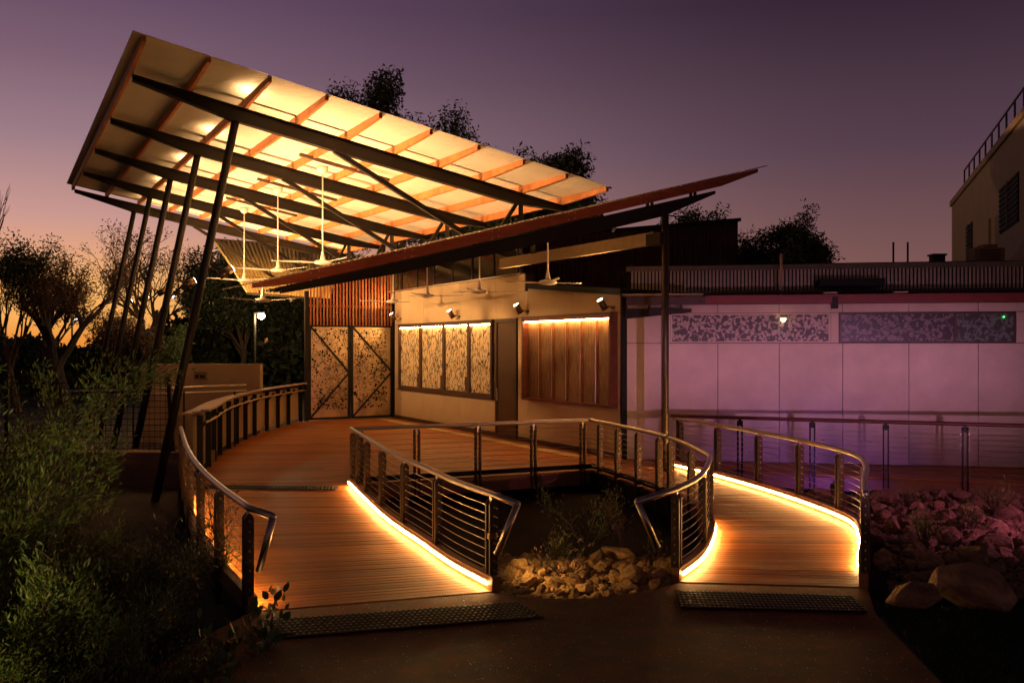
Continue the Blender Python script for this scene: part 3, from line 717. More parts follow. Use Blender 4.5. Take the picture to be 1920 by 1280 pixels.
# ------------------------------------------------------------------ fans
def fan_proto(name, dia, rod, cup=True):
    root = thing(name, 'fan', 'ceiling fan')
    hub = MB().lathe([(.03, .10), (.055, .02), (.15, .0), (.185, -.03), (.17, -.06), (.10, -.08), (.02, -.085)], 24); hub.build('motor', M_white, root, smooth=True)
    MB().lathe([(.06, .02), (.045, .07), (.022, .19), (.02, .20)], 16).build('rod_cover', M_white, root, smooth=True)
    MB().tube([(0, 0, .1), (0, 0, rod)], .014, 8).build('rod', M_white, root, smooth=True)
    if cup: MB().lathe([(.02, rod - .16), (.075, rod - .13), (.115, rod - .06), (.125, rod), (.05, rod + .005)], 20).build('cup', M_white, root, smooth=True)
    for k in range(3):
        a0 = k * 2 * math.pi / 3; mb = MB(); n = 10; ring = []
        for i in range(n + 1):
            t = i / n; r = .10 + (dia / 2 - .10) * t; c = (.055 + .115 * math.sin(min(1, t * 1.7) * math.pi * .5)) * (1 if t < .45 else (1 - ((t - .45) / .55) ** 2.2 * .80)); tw = R(14 - 10 * t); dz = -.04 + .03 * t
            for u, h in ((-1, 0), (0, .008), (1, 0), (0, -.004)):
                y = u * c * .5 + .02 * math.sin(t * 3); mb.v.append((r, y * math.cos(tw), dz + h + y * math.sin(tw)))
        for i in range(n):
            for j in range(4): mb.f.append((i * 4 + j, i * 4 + (j + 1) % 4, i * 4 + 4 + (j + 1) % 4, i * 4 + 4 + j))
        mb.f += [(0, 1, 2, 3), (n * 4, n * 4 + 1, n * 4 + 2, n * 4 + 3)]
        o = mb.build('blade', M_white, root, smooth=True); o.rotation_euler.z = a0
    return root
fu = fan_proto('ceiling_fan', 2.13, 2.0)
labs = ['nearest and largest white fan hanging from the high canopy', 'middle white fan of three hanging from the high canopy', 'farthest white fan of three hanging from the high canopy']
for i, (px, py, s, rot) in enumerate([(605, 489, 18.75, 188), (521, 504, 22.35, 203), (458, 523, 26.0, 215)]):
    o = fu if i == 0 else copy_tree(fu); b, z = onS(px, py, s); o.location = SB(s, b, z); o.rotation_euler.z = R(rot)
    tag(o, labs[i], 'ceiling fan', 'white ceiling fans')
    zt = z + 2.0
    bt = thing('fan_support', None, None) if False else None
    MB().sb(s - .75, s - .05, b - .035, b + .035, zt + .0, zt + .07).build('trimmer', M_red, can) if False else None
    MB().bar(SB(s, b - .5, zbeam(s, b - .5) + .0), SB(s, b + 1.5, zbeam(s, b + 1.5) + .0), .10, .06).build('fan_trimmer', M_brown, can)
fl = fan_proto('ceiling_fan', 1.80, 1.14, False)
labs = ['white fan above the black roof edge, rightmost under the lower roof', 'white fan left of the rightmost one, before the dark clerestory', 'white fan above the perforated window panes', 'white fan beside the slat screen, its blade near the wall', 'dim fan hung low at the left end of the lower roof']
for i, (px, py, b, rot) in enumerate([(1027, 526, 9.2, 40), (899, 544, 9.25, 15), (801, 552, 9.25, 10), (737, 563, 9.25, 65), (493, 560, 4.9, 340)]):
    o = fl if i == 0 else copy_tree(fl); s, z = onB(px, py, b); o.location = SB(s, b, z); o.rotation_euler.z = R(rot)
    for ch in o.children:
        if ch.name.startswith('rod') and not ch.name.startswith('rod_cover'):
            ch.scale.z = (zred(b) - z) / 1.14
    tag(o, labs[i], 'ceiling fan', 'white ceiling fans')

# ------------------------------------------------------------------ flood lamps
def floodlamp(loc, aim, length, rad, label, group, power, ang, foot=None, col=WARM, blend=.6):
    loc = V(loc); d = (V(aim) - loc).normalized()
    root = thing('flood_lamp', label, 'lamp', tuple(loc), group)
    k = MB().tube([loc - d * length * .5, loc + d * length * .5], rad, 16); k.build('housing', M_lamp, root, smooth=True)
    MB().tube([loc + d * (length * .5 + .001), loc + d * (length * .5 + .008)], rad * .86, 16).build('lens', M_lens, root)
    if foot is not None:
        MB().bar(loc - d * length * .1, foot, .03, .03).build('arm', M_lamp, root)
        MB().lathe([(.05, -.03), (.05, .03)], 12, tuple(foot)).build('mount', M_lamp, root)
    ld = bpy.data.lights.new('lamp_light', 'SPOT'); ld.energy = power; ld.color = col; ld.spot_size = R(ang); ld.spot_blend = blend; ld.shadow_soft_size = rad * .8
    lo = bpy.data.objects.new('lamp_light', ld); COL.objects.link(lo); lo.parent = root; lo.matrix_parent_inverse = root.matrix_basis.inverted()
    lo.location = loc + d * (length * .5 + .02); lo.rotation_euler = d.to_track_quat('-Z', 'Y').to_euler()
    return root
ords = ['nearest', 'second', 'third', 'fourth', 'farthest']
for i, s in enumerate(BS):
    z = 3.75 + .02 * i; bc = 2.22 + 1.4 * (z + .55) / (zbeam(s, 3.6) + .3)
    floodlamp(SB(s - .02, bc + .36, z - .1), SB(s + .2, 8.2, 6.5), .26, .075, ords[i] + ' flood lamp up on the leaning columns', 'flood lamps on the columns', 3000, 136, SB(s, bc + .05, z - .02), col=(1.0, .56, .235), blend=1.0)
for i, (px, py) in enumerate([(1130, 571), (972, 579), (846, 589), (737, 594)]):
    s, z = onB(px, py, BW - .2)
    floodlamp(SB(s, BW - .20, z), SB(s + .15, BW - 1.5, z + 2.0), .22, .07, ['wall lamp above the shuttered window', 'wall lamp above the dark door', 'wall lamp above the perforated window', 'wall lamp at the gate corner'][i], 'wall lamps on the pavilion', 215, 122, SB(s - .12, BW - .03, z - .06))

# ------------------------------------------------------------------ pale hall on the right
A0 = V((c0[0], c0[1] + .02, 0)); A1 = V((11.6, 16.3, 0)); wd = (A1 - A0).normalized(); wn = V((wd.y, -wd.x, 0))   # wn faces the camera
hall = thing('hall', 'long pale panelled hall with frosted strip windows and red fascia', 'building', tuple(A0))
def onW(px, py=700):
    dx = (px - CX) / F; # intersect ray with wall line
    t = (A0.y * dx - A0.x) / (wd.x - wd.y * dx); p = A0 + wd * t; return t, H - (py - HY) / F * p.y
def wb(t0, t1, o0, o1, z0, z1):
    q = [A0 + wd * t0 + wn * o0, A0 + wd * t1 + wn * o0, A0 + wd * t1 + wn * o1, A0 + wd * t0 + wn * o1]
    return MB().hexa([(p.x, p.y, z0) for p in q] + [(p.x, p.y, z1) for p in q])
LEN = (A1 - A0).length
wb(.02, LEN, -.4, -.03, DZ - .3, 3.2).build('core_wall', M_brown, hall)
tj = [0.0] + [onW(x)[0] for x in (1346, 1461, 1580, 1704, 1834)] + [onW(1968)[0], LEN]
tw = [onW(1257)[0], onW(1557)[0], onW(1573)[0], onW(1905)[0]]
tk = onW(1240)[0]
ZR, ZT, ZW0, ZW1 = 2.39, 3.14, 2.42, 2.97
g = .006
def hp(t0, t1, z0, z1): wb(t0 + g, t1 - g, -.03, .008, z0 + g, z1 - g).build('wall_panel', M_panel2, hall)
hp(0, tk, DZ, ZR); hp(0, tk, ZR, ZT); hp(tk, tj[1], DZ, ZR)
for i in range(1, 7): hp(tj[i], tj[i + 1], DZ, ZR)
hp(tk, tw[0], ZR, ZT); hp(tw[1], tw[2], ZR, ZW1); hp(tw[3], LEN, ZR, ZW1)
tt = [tw[0]] + tj[1:]
for i in range(len(tt) - 1): hp(tt[i], tt[i + 1], ZW1, ZT)
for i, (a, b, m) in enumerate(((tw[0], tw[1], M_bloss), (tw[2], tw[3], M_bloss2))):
    wn_ = thing('strip_window', None, None); wn_.parent = hall; wn_.matrix_parent_inverse = hall.matrix_basis.inverted()
    fr = MB(); t = .035
    for q in ((a, b, ZW1 - t, ZW1 - .004), (a, b, ZR + .01, ZR + t)): fr.hexa([]) if False else None; x = wb(q[0], q[1], -.03, .012, q[2], q[3]); fr.add(x.v, x.f)
    for q in ((a, a + t), (b - t, b)): x = wb(q[0], q[1], -.03, .012, ZR + t + .001, ZW1 - t - .001); fr.add(x.v, x.f)
    fr.build('window_frame', M_panel2 if i == 0 else M_brown, wn_)
    if i == 0: wb(a + t, b - t, -.025, -.012, ZR + t, ZW1 - t).build('pane', m, wn_)
    else:
        tm = onW(1791)[0]
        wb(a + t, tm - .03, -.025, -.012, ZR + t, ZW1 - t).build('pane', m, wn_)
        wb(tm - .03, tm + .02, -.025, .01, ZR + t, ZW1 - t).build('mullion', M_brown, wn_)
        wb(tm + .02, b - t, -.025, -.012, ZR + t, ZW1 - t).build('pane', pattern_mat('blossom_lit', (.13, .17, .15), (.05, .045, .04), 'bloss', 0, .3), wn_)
        tg, zg = onW(1881, 594); q = A0 + wd * tg; MB().lathe([(.012, -.012), (.018, 0), (.012, .012)], 10, (q.x, q.y - .02, zg)).build('indicator', M_green, wn_)
tl, zl = onW(1468, 597); q = A0 + wd * tl + wn * .06
bl_ = thing('bulkhead_lamp', 'small warm half-round lamp on the frosted strip window', 'lamp', (q.x, q.y, zl))
MB().lathe([(.004, -.075), (.04, -.05), (.055, 0), (.05, .004)], 14, (q.x, q.y, zl)).build('shade', emit('bulkhead', (1, .7, .35), 6), bl_, smooth=True)
wb(tl - .03, tl + .03, .012, .05, zl - .01, zl + .04).build('mount', M_lamp, bl_)
# roof edge: red fascia, corrugated roof, slatted parapet
tf = onW(1322)[0]
wb(tf, LEN, .10, .16, ZT + .004, ZT + .17).build('fascia', mat('fascia_red', (.20, .022, .014), .5, var=.2), hall)
Vv = []; Qq = []; n = int((LEN - 1.2) / .019)
for i in range(n):
    t = 1.2 + .019 * i; dz = .012 * math.cos(2 * math.pi * i / 4)
    for o_, z in ((.22, ZT + .20), (-.9, ZT + .31)):
        p = A0 + wd * t + wn * o_; Vv.append((p.x, p.y, z + dz))
for i in range(n - 1): Qq.append((i * 2, i * 2 + 1, i * 2 + 3, i * 2 + 2))
o = link('roof_sheet', npmesh('roof_sheet', Vv, Qq, mat('roof_dark', (.05, .035, .025), .6, .2, var=.2))); o.parent = hall; o.matrix_parent_inverse = hall.matrix_basis.inverted()
pm_ = MB(); tp0 = onW(1180)[0]
k = 0; t = tp0
while t < LEN:
    x = wb(t, t + .042, -.98, -.955, ZT + .30, ZT + .74); pm_.add(x.v, x.f); t += .072
tag(pm_.build('parapet_slat', M_galv, hall), kind='stuff')
wb(tp0 - .1, LEN, -1.05, -.99, ZT + .2, ZT + .86).build('parapet', M_black, hall)
wb(tp0 - .1, LEN, -1.08, -.94, ZT + .74, ZT + .84).build('parapet_cap', mat('parapet_cap', (.13, .11, .075), .6), hall)
tz = onW(1590)[0]
wb(tz - .45, tz + .75, -.9, -.35, ZT + .36, ZT + .50).build('roof_unit', M_black, hall)
for px in (1553, 1683):
    t = onW(px)[0]; wb(t - .12, t + .12, .08, .26, ZT + .185, ZT + .205).build('flashing', M_panel2, hall)
t = onW(1563)[0]; wb(t - .05, t + .05, .02, .2, ZT - .10, ZT + .12).build('rainhead', M_dark, hall)
p = A0 + wd * onW(1472)[0] - wn * .6; MB().tube([(p.x, p.y, ZT + .2), (p.x, p.y, ZT + 1.02)], .03, 8).build('vent_pipe', M_galv, hall)
# small eave at the inner corner
eav = thing('small_eave', 'short tan eave with tapered dark beam behind the slim post', 'eave', tuple(A0 + V((0, 0, 3.2))))
wb(.05, tf - .06, -.3, .75, 3.29, 3.32).build('eave_sheet', mat('tan_sheet', (.30, .23, .13), .5, .2), eav)
wb(.12, tf - .02, .45, .50, 3.12, 3.27).build('fascia', M_brown, eav)
q = [A0 + wd * .1 + wn * .3, A0 + wd * 1.35 + wn * .3]
MB().hexa([(q[0].x, q[0].y - .03, 2.86), (q[1].x, q[1].y - .03, 2.98), (q[1].x, q[1].y + .03, 2.98), (q[0].x, q[0].y + .03, 2.86), (q[0].x, q[0].y - .03, 3.06), (q[1].x, q[1].y - .03, 3.05), (q[1].x, q[1].y + .03, 3.05), (q[0].x, q[0].y + .03, 3.06)]).build('beam', M_dark, eav)
for t in (.55, 1.15):
    p = A0 + wd * t + wn * .3; MB().box((p.x, p.y, 3.17), (.05, .05, .23)).build('post', M_dark, eav)

# ------------------------------------------------------------------ buildings behind
def ribwall(x0, x1, y, z0, zt0, zt1, pitch, m, name, parent, amp=.03):
    n = int((x1 - x0) / pitch * 4) + 1; Vv = []; Qq = []
    for i in range(n):
        x = x0 + (x1 - x0) * i / (n - 1); d = amp * (1 if (i // 2) % 2 else -1)
        Vv += [(x, y + d, z0), (x, y + d, zt0 + (zt1 - zt0) * i / (n - 1))]
    for i in range(n - 1): Qq.append((i * 2, i * 2 + 2, i * 2 + 3, i * 2 + 1))
    o = link(name, npmesh(name, Vv, Qq, m)); o.parent = parent; o.matrix_parent_inverse = parent.matrix_basis.inverted(); return o
mr_ = thing('maroon_shed', 'dark maroon corrugated metal shed behind the pavilion roof', 'building', (3, 23.5, 0))
xr = (1383 - CX) / F * 23.5
ribwall(.12, xr, 23.5, 0, 5.08, 5.56, .11, M_maroon, 'cladding', mr_)
MB().hexa([(.12, 23.56, 0), (xr, 23.56, 0), (xr + .5, 29, 0), (.12, 29, 0), (.12, 23.56, 5.06), (xr, 23.56, 5.54), (xr + .5, 29, 5.4), (.12, 29, 5.0)]).build('core_wall', M_maroon, mr_)
MB().bar((.05, 23.44, 5.11), (xr + .06, 23.44, 5.60), .14, .08).build('roof_edge', M_black, mr_)
ant = thing('antenna', 'rooftop television antenna beside the slim post', 'antenna', (3.75, 22.8, 4.9))
MB().tube([(3.75, 22.8, 4.6), (3.75, 22.8, 5.75)], .015, 6).build('mast', M_dark, ant)
MB().tube([(3.3, 22.8, 5.72), (4.35, 22.8, 5.56)], .012, 6).build('boom', M_dark, ant)
for k in range(7):
    x = 3.36 + k * .15; z = 5.71 - (x - 3.3) * .152; MB().tube([(x - .22, 22.6, z + .01), (x + .22, 23.0, z - .01)], .006, 5).build('element', M_dark, ant)
bd = thing('tall_building', 'tall pale rendered building with rooftop guard rail at the right edge', 'building', (19.4, 40, 0))
E0 = V((19.4, 40, 0)); ed = V((-.359, -1, 0)).normalized(); en = V((1, -.359, 0)).normalized(); BH = 2.33 + 266 / 1700 * 40
def tb(t0, t1, o0, o1, z0, z1):
    q = [E0 + ed * t0 + en * o0, E0 + ed * t1 + en * o0, E0 + ed * t1 + en * o1, E0 + ed * t0 + en * o1]
    return MB().hexa([(p.x, p.y, z0) for p in q] + [(p.x, p.y, z1) for p in q])
tb(0, 24, 0, 12, -.4, BH - .1).build('wall', M_bldg, bd)
tb(-.1, 24.1, -.08, 12.1, BH - .10, BH + .12).build('parapet', M_bldg, bd)
def onE(px, py):
    dx = (px - CX) / F; t = (E0.x - E0.y * dx) / (ed.y * dx - ed.x); p = E0 + ed * t; return t, H - (py - HY) / F * p.y
for (pa, ya, pb, yb) in ((1876, 355, 1911, 415), (1813, 425, 1824, 490)):
    t0, za = onE(pa, ya); t1, _ = onE(pb, yb); _, zb_ = onE(pb, yb); w_ = thing('window', None, None); w_.parent = bd; w_.matrix_parent_inverse = bd.matrix_basis.inverted()
    z1_ = onE(pa, ya)[1]; z0_ = onE(pb, yb)[1]; z0_ = min(z0_, z1_ - 1.2)
    tb(t0, t1, -.03, .02, z0_, z1_).build('pane', M_black, w_)
    for k in range(9): zz = z0_ + (z1_ - z0_) * (k + .5) / 9; tb(t0 + .02, t1 - .02, -.06, -.035, zz - .03, zz + .03).build('louvre', M_black, w_)
    tb((t0 + t1) / 2 - .03, (t0 + t1) / 2 + .03, -.08, -.062, z0_, z1_).build('mullion', M_dark, w_)
t0, z0_ = onE(1856, 440); tb(t0 - .25, t0 + .25, -.08, .0, z0_ - 1.6, z0_ + .5).build('downpipe', M_bldg, bd)
gr = thing('roof_guard_rail', 'dark guard rail along the top of the tall pale building', 'railing', tuple(E0 + V((0, 0, BH))))
for zz in (.7, 1.35): MB().bar(E0 + en * .5 + V((0, 0, BH + .1 + zz)), E0 + ed * 24 + en * .5 + V((0, 0, BH + .1 + zz)), .05, .05).build('rail', M_dark, gr)
for k in range(17):
    p = E0 + ed * (.05 + k * 1.5) + en * .5 + V((0, 0, BH + .1)); MB().bar(p, p + V((0, 0, 1.38)), .05, .05).build('post', M_dark, gr)
    MB().bar(p + V((0, 0, .5)), p + en * .45, .035, .035).build('strut', M_dark, gr)
ac = thing('air_conditioner', 'boxy air conditioning unit on the roof before the tall building', 'air conditioner', at(1848, 490, 22))
p = at(1848, 482, 22); MB().box((p.x, p.y, p.z), (.72, .4, .42)).build('case', M_cream, ac)
for k in range(5): MB().box((p.x, p.y - .21, p.z - .14 + .07 * k), (.5, .012, .02)).build('grille', M_dark, ac)
MB().box((p.x + .04, p.y, p.z + .25), (.34, .3, .09)).build('lid', M_cream, ac)
for i, px in enumerate((1675, 1702)):
    p = at(px, 498, 21); q = at(px, 454, 21); tag(MB().tube([p - V((0, 0, .6)), q], .022, 6).build('roof_pole', M_dark), ['left', 'right'][i] + ' one of two thin dark poles rising above the slatted parapet', 'pole', 'thin roof poles')
p = at(1757, 492, 21); vt = MB().box((p.x, p.y, p.z - .1), (.26, .26, .5)).box((p.x, p.y, p.z + .17), (.32, .32, .04)).build('roof_vent', M_dark); tag(vt, 'small dark box vent standing on the roof near the poles', 'vent')
# low far roof line
frf = thing('far_roof', 'low dark roof slope behind the slatted parapet', 'roof', (12, 26, 3.5))
a_, b_, c_ = at(1385, 488, 25), at(1650, 500, 25), at(1925, 498, 25)
for p, q in ((a_, b_), (b_, c_)): MB().hexa([(p.x, p.y, 1), (q.x, q.y, 1), (q.x, q.y + 3, 1), (p.x, p.y + 3, 1), (p.x, p.y, p.z), (q.x, q.y, q.z), (q.x, q.y + 3, q.z + .2), (p.x, p.y + 3, p.z + .2)]).build('roof_slope', M_black, frf)
# yellow corrugated awning beyond the canopy
aw = thing('far_awning', 'yellow corrugated awning glowing behind the canopy columns', 'awning', at(470, 540, 31))
def awsheet(c, n=30):
    a, b, c2, d = [V(q) for q in c]; nn = n * 6; Vv = []; Qq = []; up = (b - a).cross(d - a).normalized()
    for i in range(nn + 1):
        u = i / nn; w_ = up * .018 * math.cos(2 * math.pi * i / 6); Vv += [tuple(a.lerp(b, u) + w_), tuple(d.lerp(c2, u) + w_)]
    for i in range(nn): Qq.append((i * 2, i * 2 + 2, i * 2 + 3, i * 2 + 1))
    o = link('roof_sheet', npmesh('roof_sheet', Vv, Qq, M_yshe)); o.parent = aw; o.matrix_parent_inverse = aw.matrix_basis.inverted()
q = lambda u, v: at(398, 447, 33).lerp(at(640, 466, 35), u).lerp(at(462, 548, 30.5).lerp(at(620, 560, 31.5), u), v)
awsheet([q(0, 0), q(1, 0), q(1, .36), q(0, .36)]); awsheet([q(0, .34) + V((0, 0, .03)), q(1, .34) + V((0, 0, .03)), q(1, 1), q(0, 1)])
for u in (.18, .52, .86): MB().bar(q(u, -.02) - V((0, 0, .1)), q(u, 1.02) - V((0, 0, .1)), .08, .14).build('rafter', M_dark, aw)
for v in (.0, .35, .7, 1): MB().bar(q(0, v) - V((0, 0, .03)), q(1, v) - V((0, 0, .03)), .06, .06).build('batten', M_dark, aw)
floodlamp(at(500, 640, 30), at(500, 500, 32), .2, .07, 'assumed lamp low under the yellow awning', 'assumed lamps by the awning', 3800, 130)  # assumed lamp, added to make the awning glow from below
# left side: plinth, mesh fence, cream wall, pipe rails
pl = MB().box((-8.6, 17.6, -.05), (5.6, .5, .72), R(-3)).build('plinth', M_wallc); pl.name = 'plinth_wall'; tag(pl, 'low stained concrete plinth under the woven mesh fence', 'wall')
mf = thing('mesh_fence', 'woven wire mesh fence on the concrete plinth left of the columns', 'fence', (-8.6, 17.4, .3))
x0, x1 = -9.7, -6.55
mw = MB()
for k in range(13): z = .36 + k * .115; mw.tube([(x0 + (x1 - x0) * j / 30, 17.42 + .012 * (-1) ** (j + k), z) for j in range(31)], .0065, 4)
for k in range(31): x = x0 + (x1 - x0) * k / 30; mw.tube([(x, 17.42, .32), (x, 17.42, 1.78)], .0045, 4)
tag(mw.build('mesh_wire', M_dark, mf), kind='stuff')
MB().bar((x1 + .04, 17.42, .2), (x1 - .05, 17.42, 1.80), .07, .07, (0, 1, 0)).build('post', M_dark, mf); MB().bar((x0, 17.42, .3), (x0, 17.42, 1.8), .07, .07, (0, 1, 0)).build('post', M_dark, mf)
cw_ = thing('cream_wall', 'cream rendered wall with a small plaque behind the columns', 'wall', (-8.2, 24, 0))
a_ = at(265, 682, 24); b_ = at(487, 682, 24)
MB().hexa([(a_.x, 24, -.4), (b_.x, 24, -.4), (b_.x, 24.3, -.4), (a_.x, 24.3, -.4), (a_.x, 24, a_.z), (b_.x, 24, a_.z), (b_.x, 24.3, a_.z), (a_.x, 24.3, a_.z)]).build('render_face', M_cream, cw_)
p = at(376, 704, 23.99); MB().box((p.x, p.y, p.z), (.34, .02, .2)).build('plaque', M_wallc, cw_)
for k, (px, w_) in enumerate(((-.09, .1), (.05, .12))): MB().box((p.x + px, p.y - .013, p.z - .02), (w_, .004, .08)).build('plaque_print', M_dark, cw_)
pr_ = thing('pipe_rail', 'slim steel pipe rail running before the cream wall', 'railing', at(300, 800, 20))
MB().tube([at(130, 733, 20), at(300, 728, 20), at(462, 721, 21)], .02, 8).build('rail', M_steel, pr_, smooth=True)
MB().tube([at(130, 741, 20), at(300, 738, 20), at(462, 732, 21)], .016, 8).build('rail', M_steel, pr_, smooth=True)
for px in (140, 250, 345, 440):
    p = at(px, 733, 20.2); MB().tube([(p.x, p.y, -.3), (p.x, p.y, p.z)], .02, 6).build('post', M_dark, pr_)
# street lamps far behind
for i, (px, py, Y, lab, e, sz) in enumerate(((490, 592, 40, 'bright street lamp shining before the dark trees', 420, .17), (325, 556, 55, 'thin street lamp with flat solar panel against the sunset', 60, .10), (143, 599, 60, 'distant white lamp glowing through the bare shrubs', 40, .12))):
    p = at(px, py, Y); st = thing('street_lamp', lab, 'street lamp', (p.x, p.y, -.3), 'distant street lamps')
    MB().tube([(p.x - .28, p.y, -.3), (p.x - .28, p.y, p.z + .1)], .06, 8).build('pole', M_dark, st)
    MB().bar((p.x - .3, p.y, p.z + .1), (p.x + .15, p.y, p.z + .12), .1, .08).build('arm', M_dark, st)
    MB().lathe([(.02, -sz), (sz * .8, -sz * .5), (sz, 0), (sz * .7, sz * .6), (.03, sz * .8)], 12, (p.x, p.y, p.z)).build('lantern', emit('lantern%d' % i, (1, .8, .5) if i == 0 else (.8, .8, 1), 18 if i == 0 else 8), st, smooth=True)
    if i == 1: MB().hexa([(p.x - .1, p.y, p.z + .2), (p.x + 1.3, p.y, p.z - .15), (p.x + 1.3, p.y + .6, p.z - .05), (p.x - .1, p.y + .6, p.z + .3), (p.x - .1, p.y, p.z + .24), (p.x + 1.3, p.y, p.z - .11), (p.x + 1.3, p.y + .6, p.z - .01), (p.x - .1, p.y + .6, p.z + .34)]).build('solar_panel', M_dark, st)
    ld = bpy.data.lights.new('lamp_light', 'POINT'); ld.energy = e; ld.color = (1, .75, .4); ld.shadow_soft_size = .2
    lo = bpy.data.objects.new('lamp_light', ld); COL.objects.link(lo); lo.location = (p.x, p.y - .35, p.z - .1); lo.parent = st; lo.matrix_parent_inverse = st.matrix_basis.inverted()

# ------------------------------------------------------------------ trees
def tree(label, base, height, spread, nleaf, leaf=.16, m=M_leafd, depth=6, droop=.0, lean=(0, 0), r0=None, dens=1.0, group='trees beyond the buildings', clump=.55, seed=1, name='tree', bare=False, first=.35, narrow=.35, wid=None, topw=2):
    rd = random.Random(seed); g = np.random.default_rng(seed)
    root = thing(name, label, 'tree', tuple(base), group); mb = MB(); tips = []
    r0 = r0 or height * .022
    def grow(p, d, ln, r, lv):
        pts = [p]; n = 4
        for i in range(n):
            d = (d + V((rd.gauss(0, .14), rd.gauss(0, .14), rd.gauss(0, .08) + .04 - droop * (depth - lv < 2)))).normalized(); pts.append(pts[-1] + d * ln / n)
        mb.tube(pts, r, 6 if lv < 3 else 4, cap=False, r1=r * .62)
        if lv >= depth: tips.append(pts[-1]); tips.append(pts[-2]); return
        if lv >= depth - 1: tips.append(pts[-1])
        for k in range(rd.choice((2, 3, 3)) if lv else 4):
            a = rd.uniform(0, 6.28); e = rd.uniform(.35, 1.0) * spread
            nd = (d + V((math.cos(a) * e, math.sin(a) * e, rd.uniform(-.1, .35)))).normalized()
            st = pts[rd.choice((2, 3, 4))] if lv else pts[rd.choice((3, 4))]
            grow(st, nd, ln * rd.uniform(.62, .82), r * .58, lv + 1)
    grow(V((0, 0, -.2)), V((lean[0], lean[1], 1)).normalized(), height * first, r0, 0)
    top = max(t.z for t in tips); sc = height / top
    for i, v in enumerate(mb.v): mb.v[i] = (v[0] * sc, v[1] * sc, v[2] * sc)
    tips = [t * sc for t in tips]
    T_ = np.array([tuple(t) for t in tips]); hi = T_[T_[:, 2] > height * .62]; cx, cy = hi[:, 0].mean(), hi[:, 1].mean()
    rad = np.percentile(np.hypot(hi[:, 0] - cx, hi[:, 1] - cy), 92); kx = wid / rad if wid else 1.0
    def warp(v):
        f = min(1, max(0, v[2] / (height * .8))); return ((v[0] - cx * f) * (1 + (kx - 1) * f), (v[1] - cy * f) * (1 + (kx - 1) * f), v[2])
    mb.v = [warp(v) for v in mb.v]; tips = [V(warp(t)) for t in tips]
    me = bpy.data.meshes.new('trunk'); me.from_pydata(mb.v, [], mb.f); me.materials.append(M_bark); o = link('trunk', me, root)
    if not bare and nleaf:
        T = np.array([tuple(t) for t in tips]); T = T[g.random(len(T)) < dens]
        T = np.concatenate([T, *([T[T[:, 2] > height * .6]] * topw)]); idx = g.integers(0, len(T), nleaf); C = T[idx] + np.clip(g.normal(0, clump, (nleaf, 3)), -1.5 * clump, 1.5 * clump) * np.array([1, 1, .75])
        leaves(C, leaf, g, m, 'crown', root, narrow=narrow)
    return root
def leaves(C, size, g, m, name, root, narrow=.35, dirs=None):
    n = len(C); D = g.normal(0, 1, (n, 3)) if dirs is None else dirs; D /= np.linalg.norm(D, axis=1, keepdims=True) + 1e-9
    X = np.cross(D, g.normal(0, 1, (n, 3))); X /= np.linalg.norm(X, axis=1, keepdims=True) + 1e-9
    s = size * g.uniform(.6, 1.3, (n, 1)); w = s * narrow
    if narrow >= .5 and n < 2000:
        Vv = np.stack([C, C + D * s * .28 + X * w * .42, C + D * s * .62 + X * w * .44, C + D * s, C + D * s * .62 - X * w * .44, C + D * s * .28 - X * w * .42], 1).reshape(-1, 3)
        return link(name, npmesh(name, Vv, np.arange(6 * n).reshape(n, 6), m), root)
    Vv = np.stack([C, C + D * s * .5 + X * w * .5, C + D * s, C + D * s * .5 - X * w * .5], 1).reshape(-1, 3)
    o = link(name, npmesh(name, Vv, np.arange(4 * n).reshape(n, 4), m), root); return o
def tr(px, pytop, Y, label, nleaf, **k):
    p = at(px, pytop, Y); return tree(label, (p.x, p.y, -.3), p.z + .3, k.pop('spread', .75), nleaf, **k)
tr(710, 145, 44, 'tall dark gum tree rising behind the high canopy', 60000, leaf=.23, clump=.46, seed=3, spread=.55, wid=1.9, topw=6)
tr(812, 236, 45, 'shorter gum tree behind the middle of the canopy', 32000, leaf=.23, clump=.40, seed=4, spread=.55, wid=1.5, dens=.9, topw=6)
tr(872, 216, 46, 'feathery gum tree behind the middle of the canopy', 44000, leaf=.22, clump=.40, seed=5, spread=.6, droop=.05, dens=.9, wid=2.1, topw=6)
tr(1025, 284, 40, 'sparse leafy tree at the low end of the canopy', 34000, leaf=.23, clump=.30, seed=11, spread=.8, dens=.7, wid=2.1, topw=5)
tr(1310, 388, 42, 'small dark tree top above the maroon shed', 12000, leaf=.19, clump=.26, seed=13, spread=.55, dens=.7, wid=1.1, topw=5)
tr(1485, 396, 44, 'rounded dark tree between the shed and the tall building', 22000, leaf=.20, clump=.28, seed=17, spread=.75, dens=.7, wid=2.1)
tr(1395, 440, 44, 'low dark tree half hidden by the shed corner', 7000, leaf=.20, clump=.28, seed=18, spread=.6, dens=.8, wid=.8)
tr(35, 434, 36, 'leafy dark tree at the left edge against the sunset', 7500, leaf=.15, clump=.20, seed=19, spread=.55, dens=.7, wid=1.2)
tr(-40, 290, 26, 'bare twiggy tree reaching in at the upper left edge', 0, seed=23, spread=.5, bare=True, depth=5, wid=1.1)
tr(125, 470, 38, 'russet shrubby tree with upright twigs before the sunset', 15000, leaf=.12, clump=.24, seed=29, spread=.6, m=M_leafr, dens=.7, first=.15, wid=2.2, topw=0)
tr(215, 560, 36, 'bare branched shrub tree behind the mesh fence', 6000, leaf=.12, clump=.28, seed=31, spread=.7, m=M_leafr, wid=1.4)
tr(285, 412, 46, 'open tree with fine twisting branches behind the columns', 2200, leaf=.16, clump=.2, seed=37, spread=1.0, dens=.25, wid=2.9)
tr(450, 480, 46, 'dense dark tree behind the yellow awning', 34000, leaf=.24, clump=.55, seed=41, spread=.7, wid=2.3)
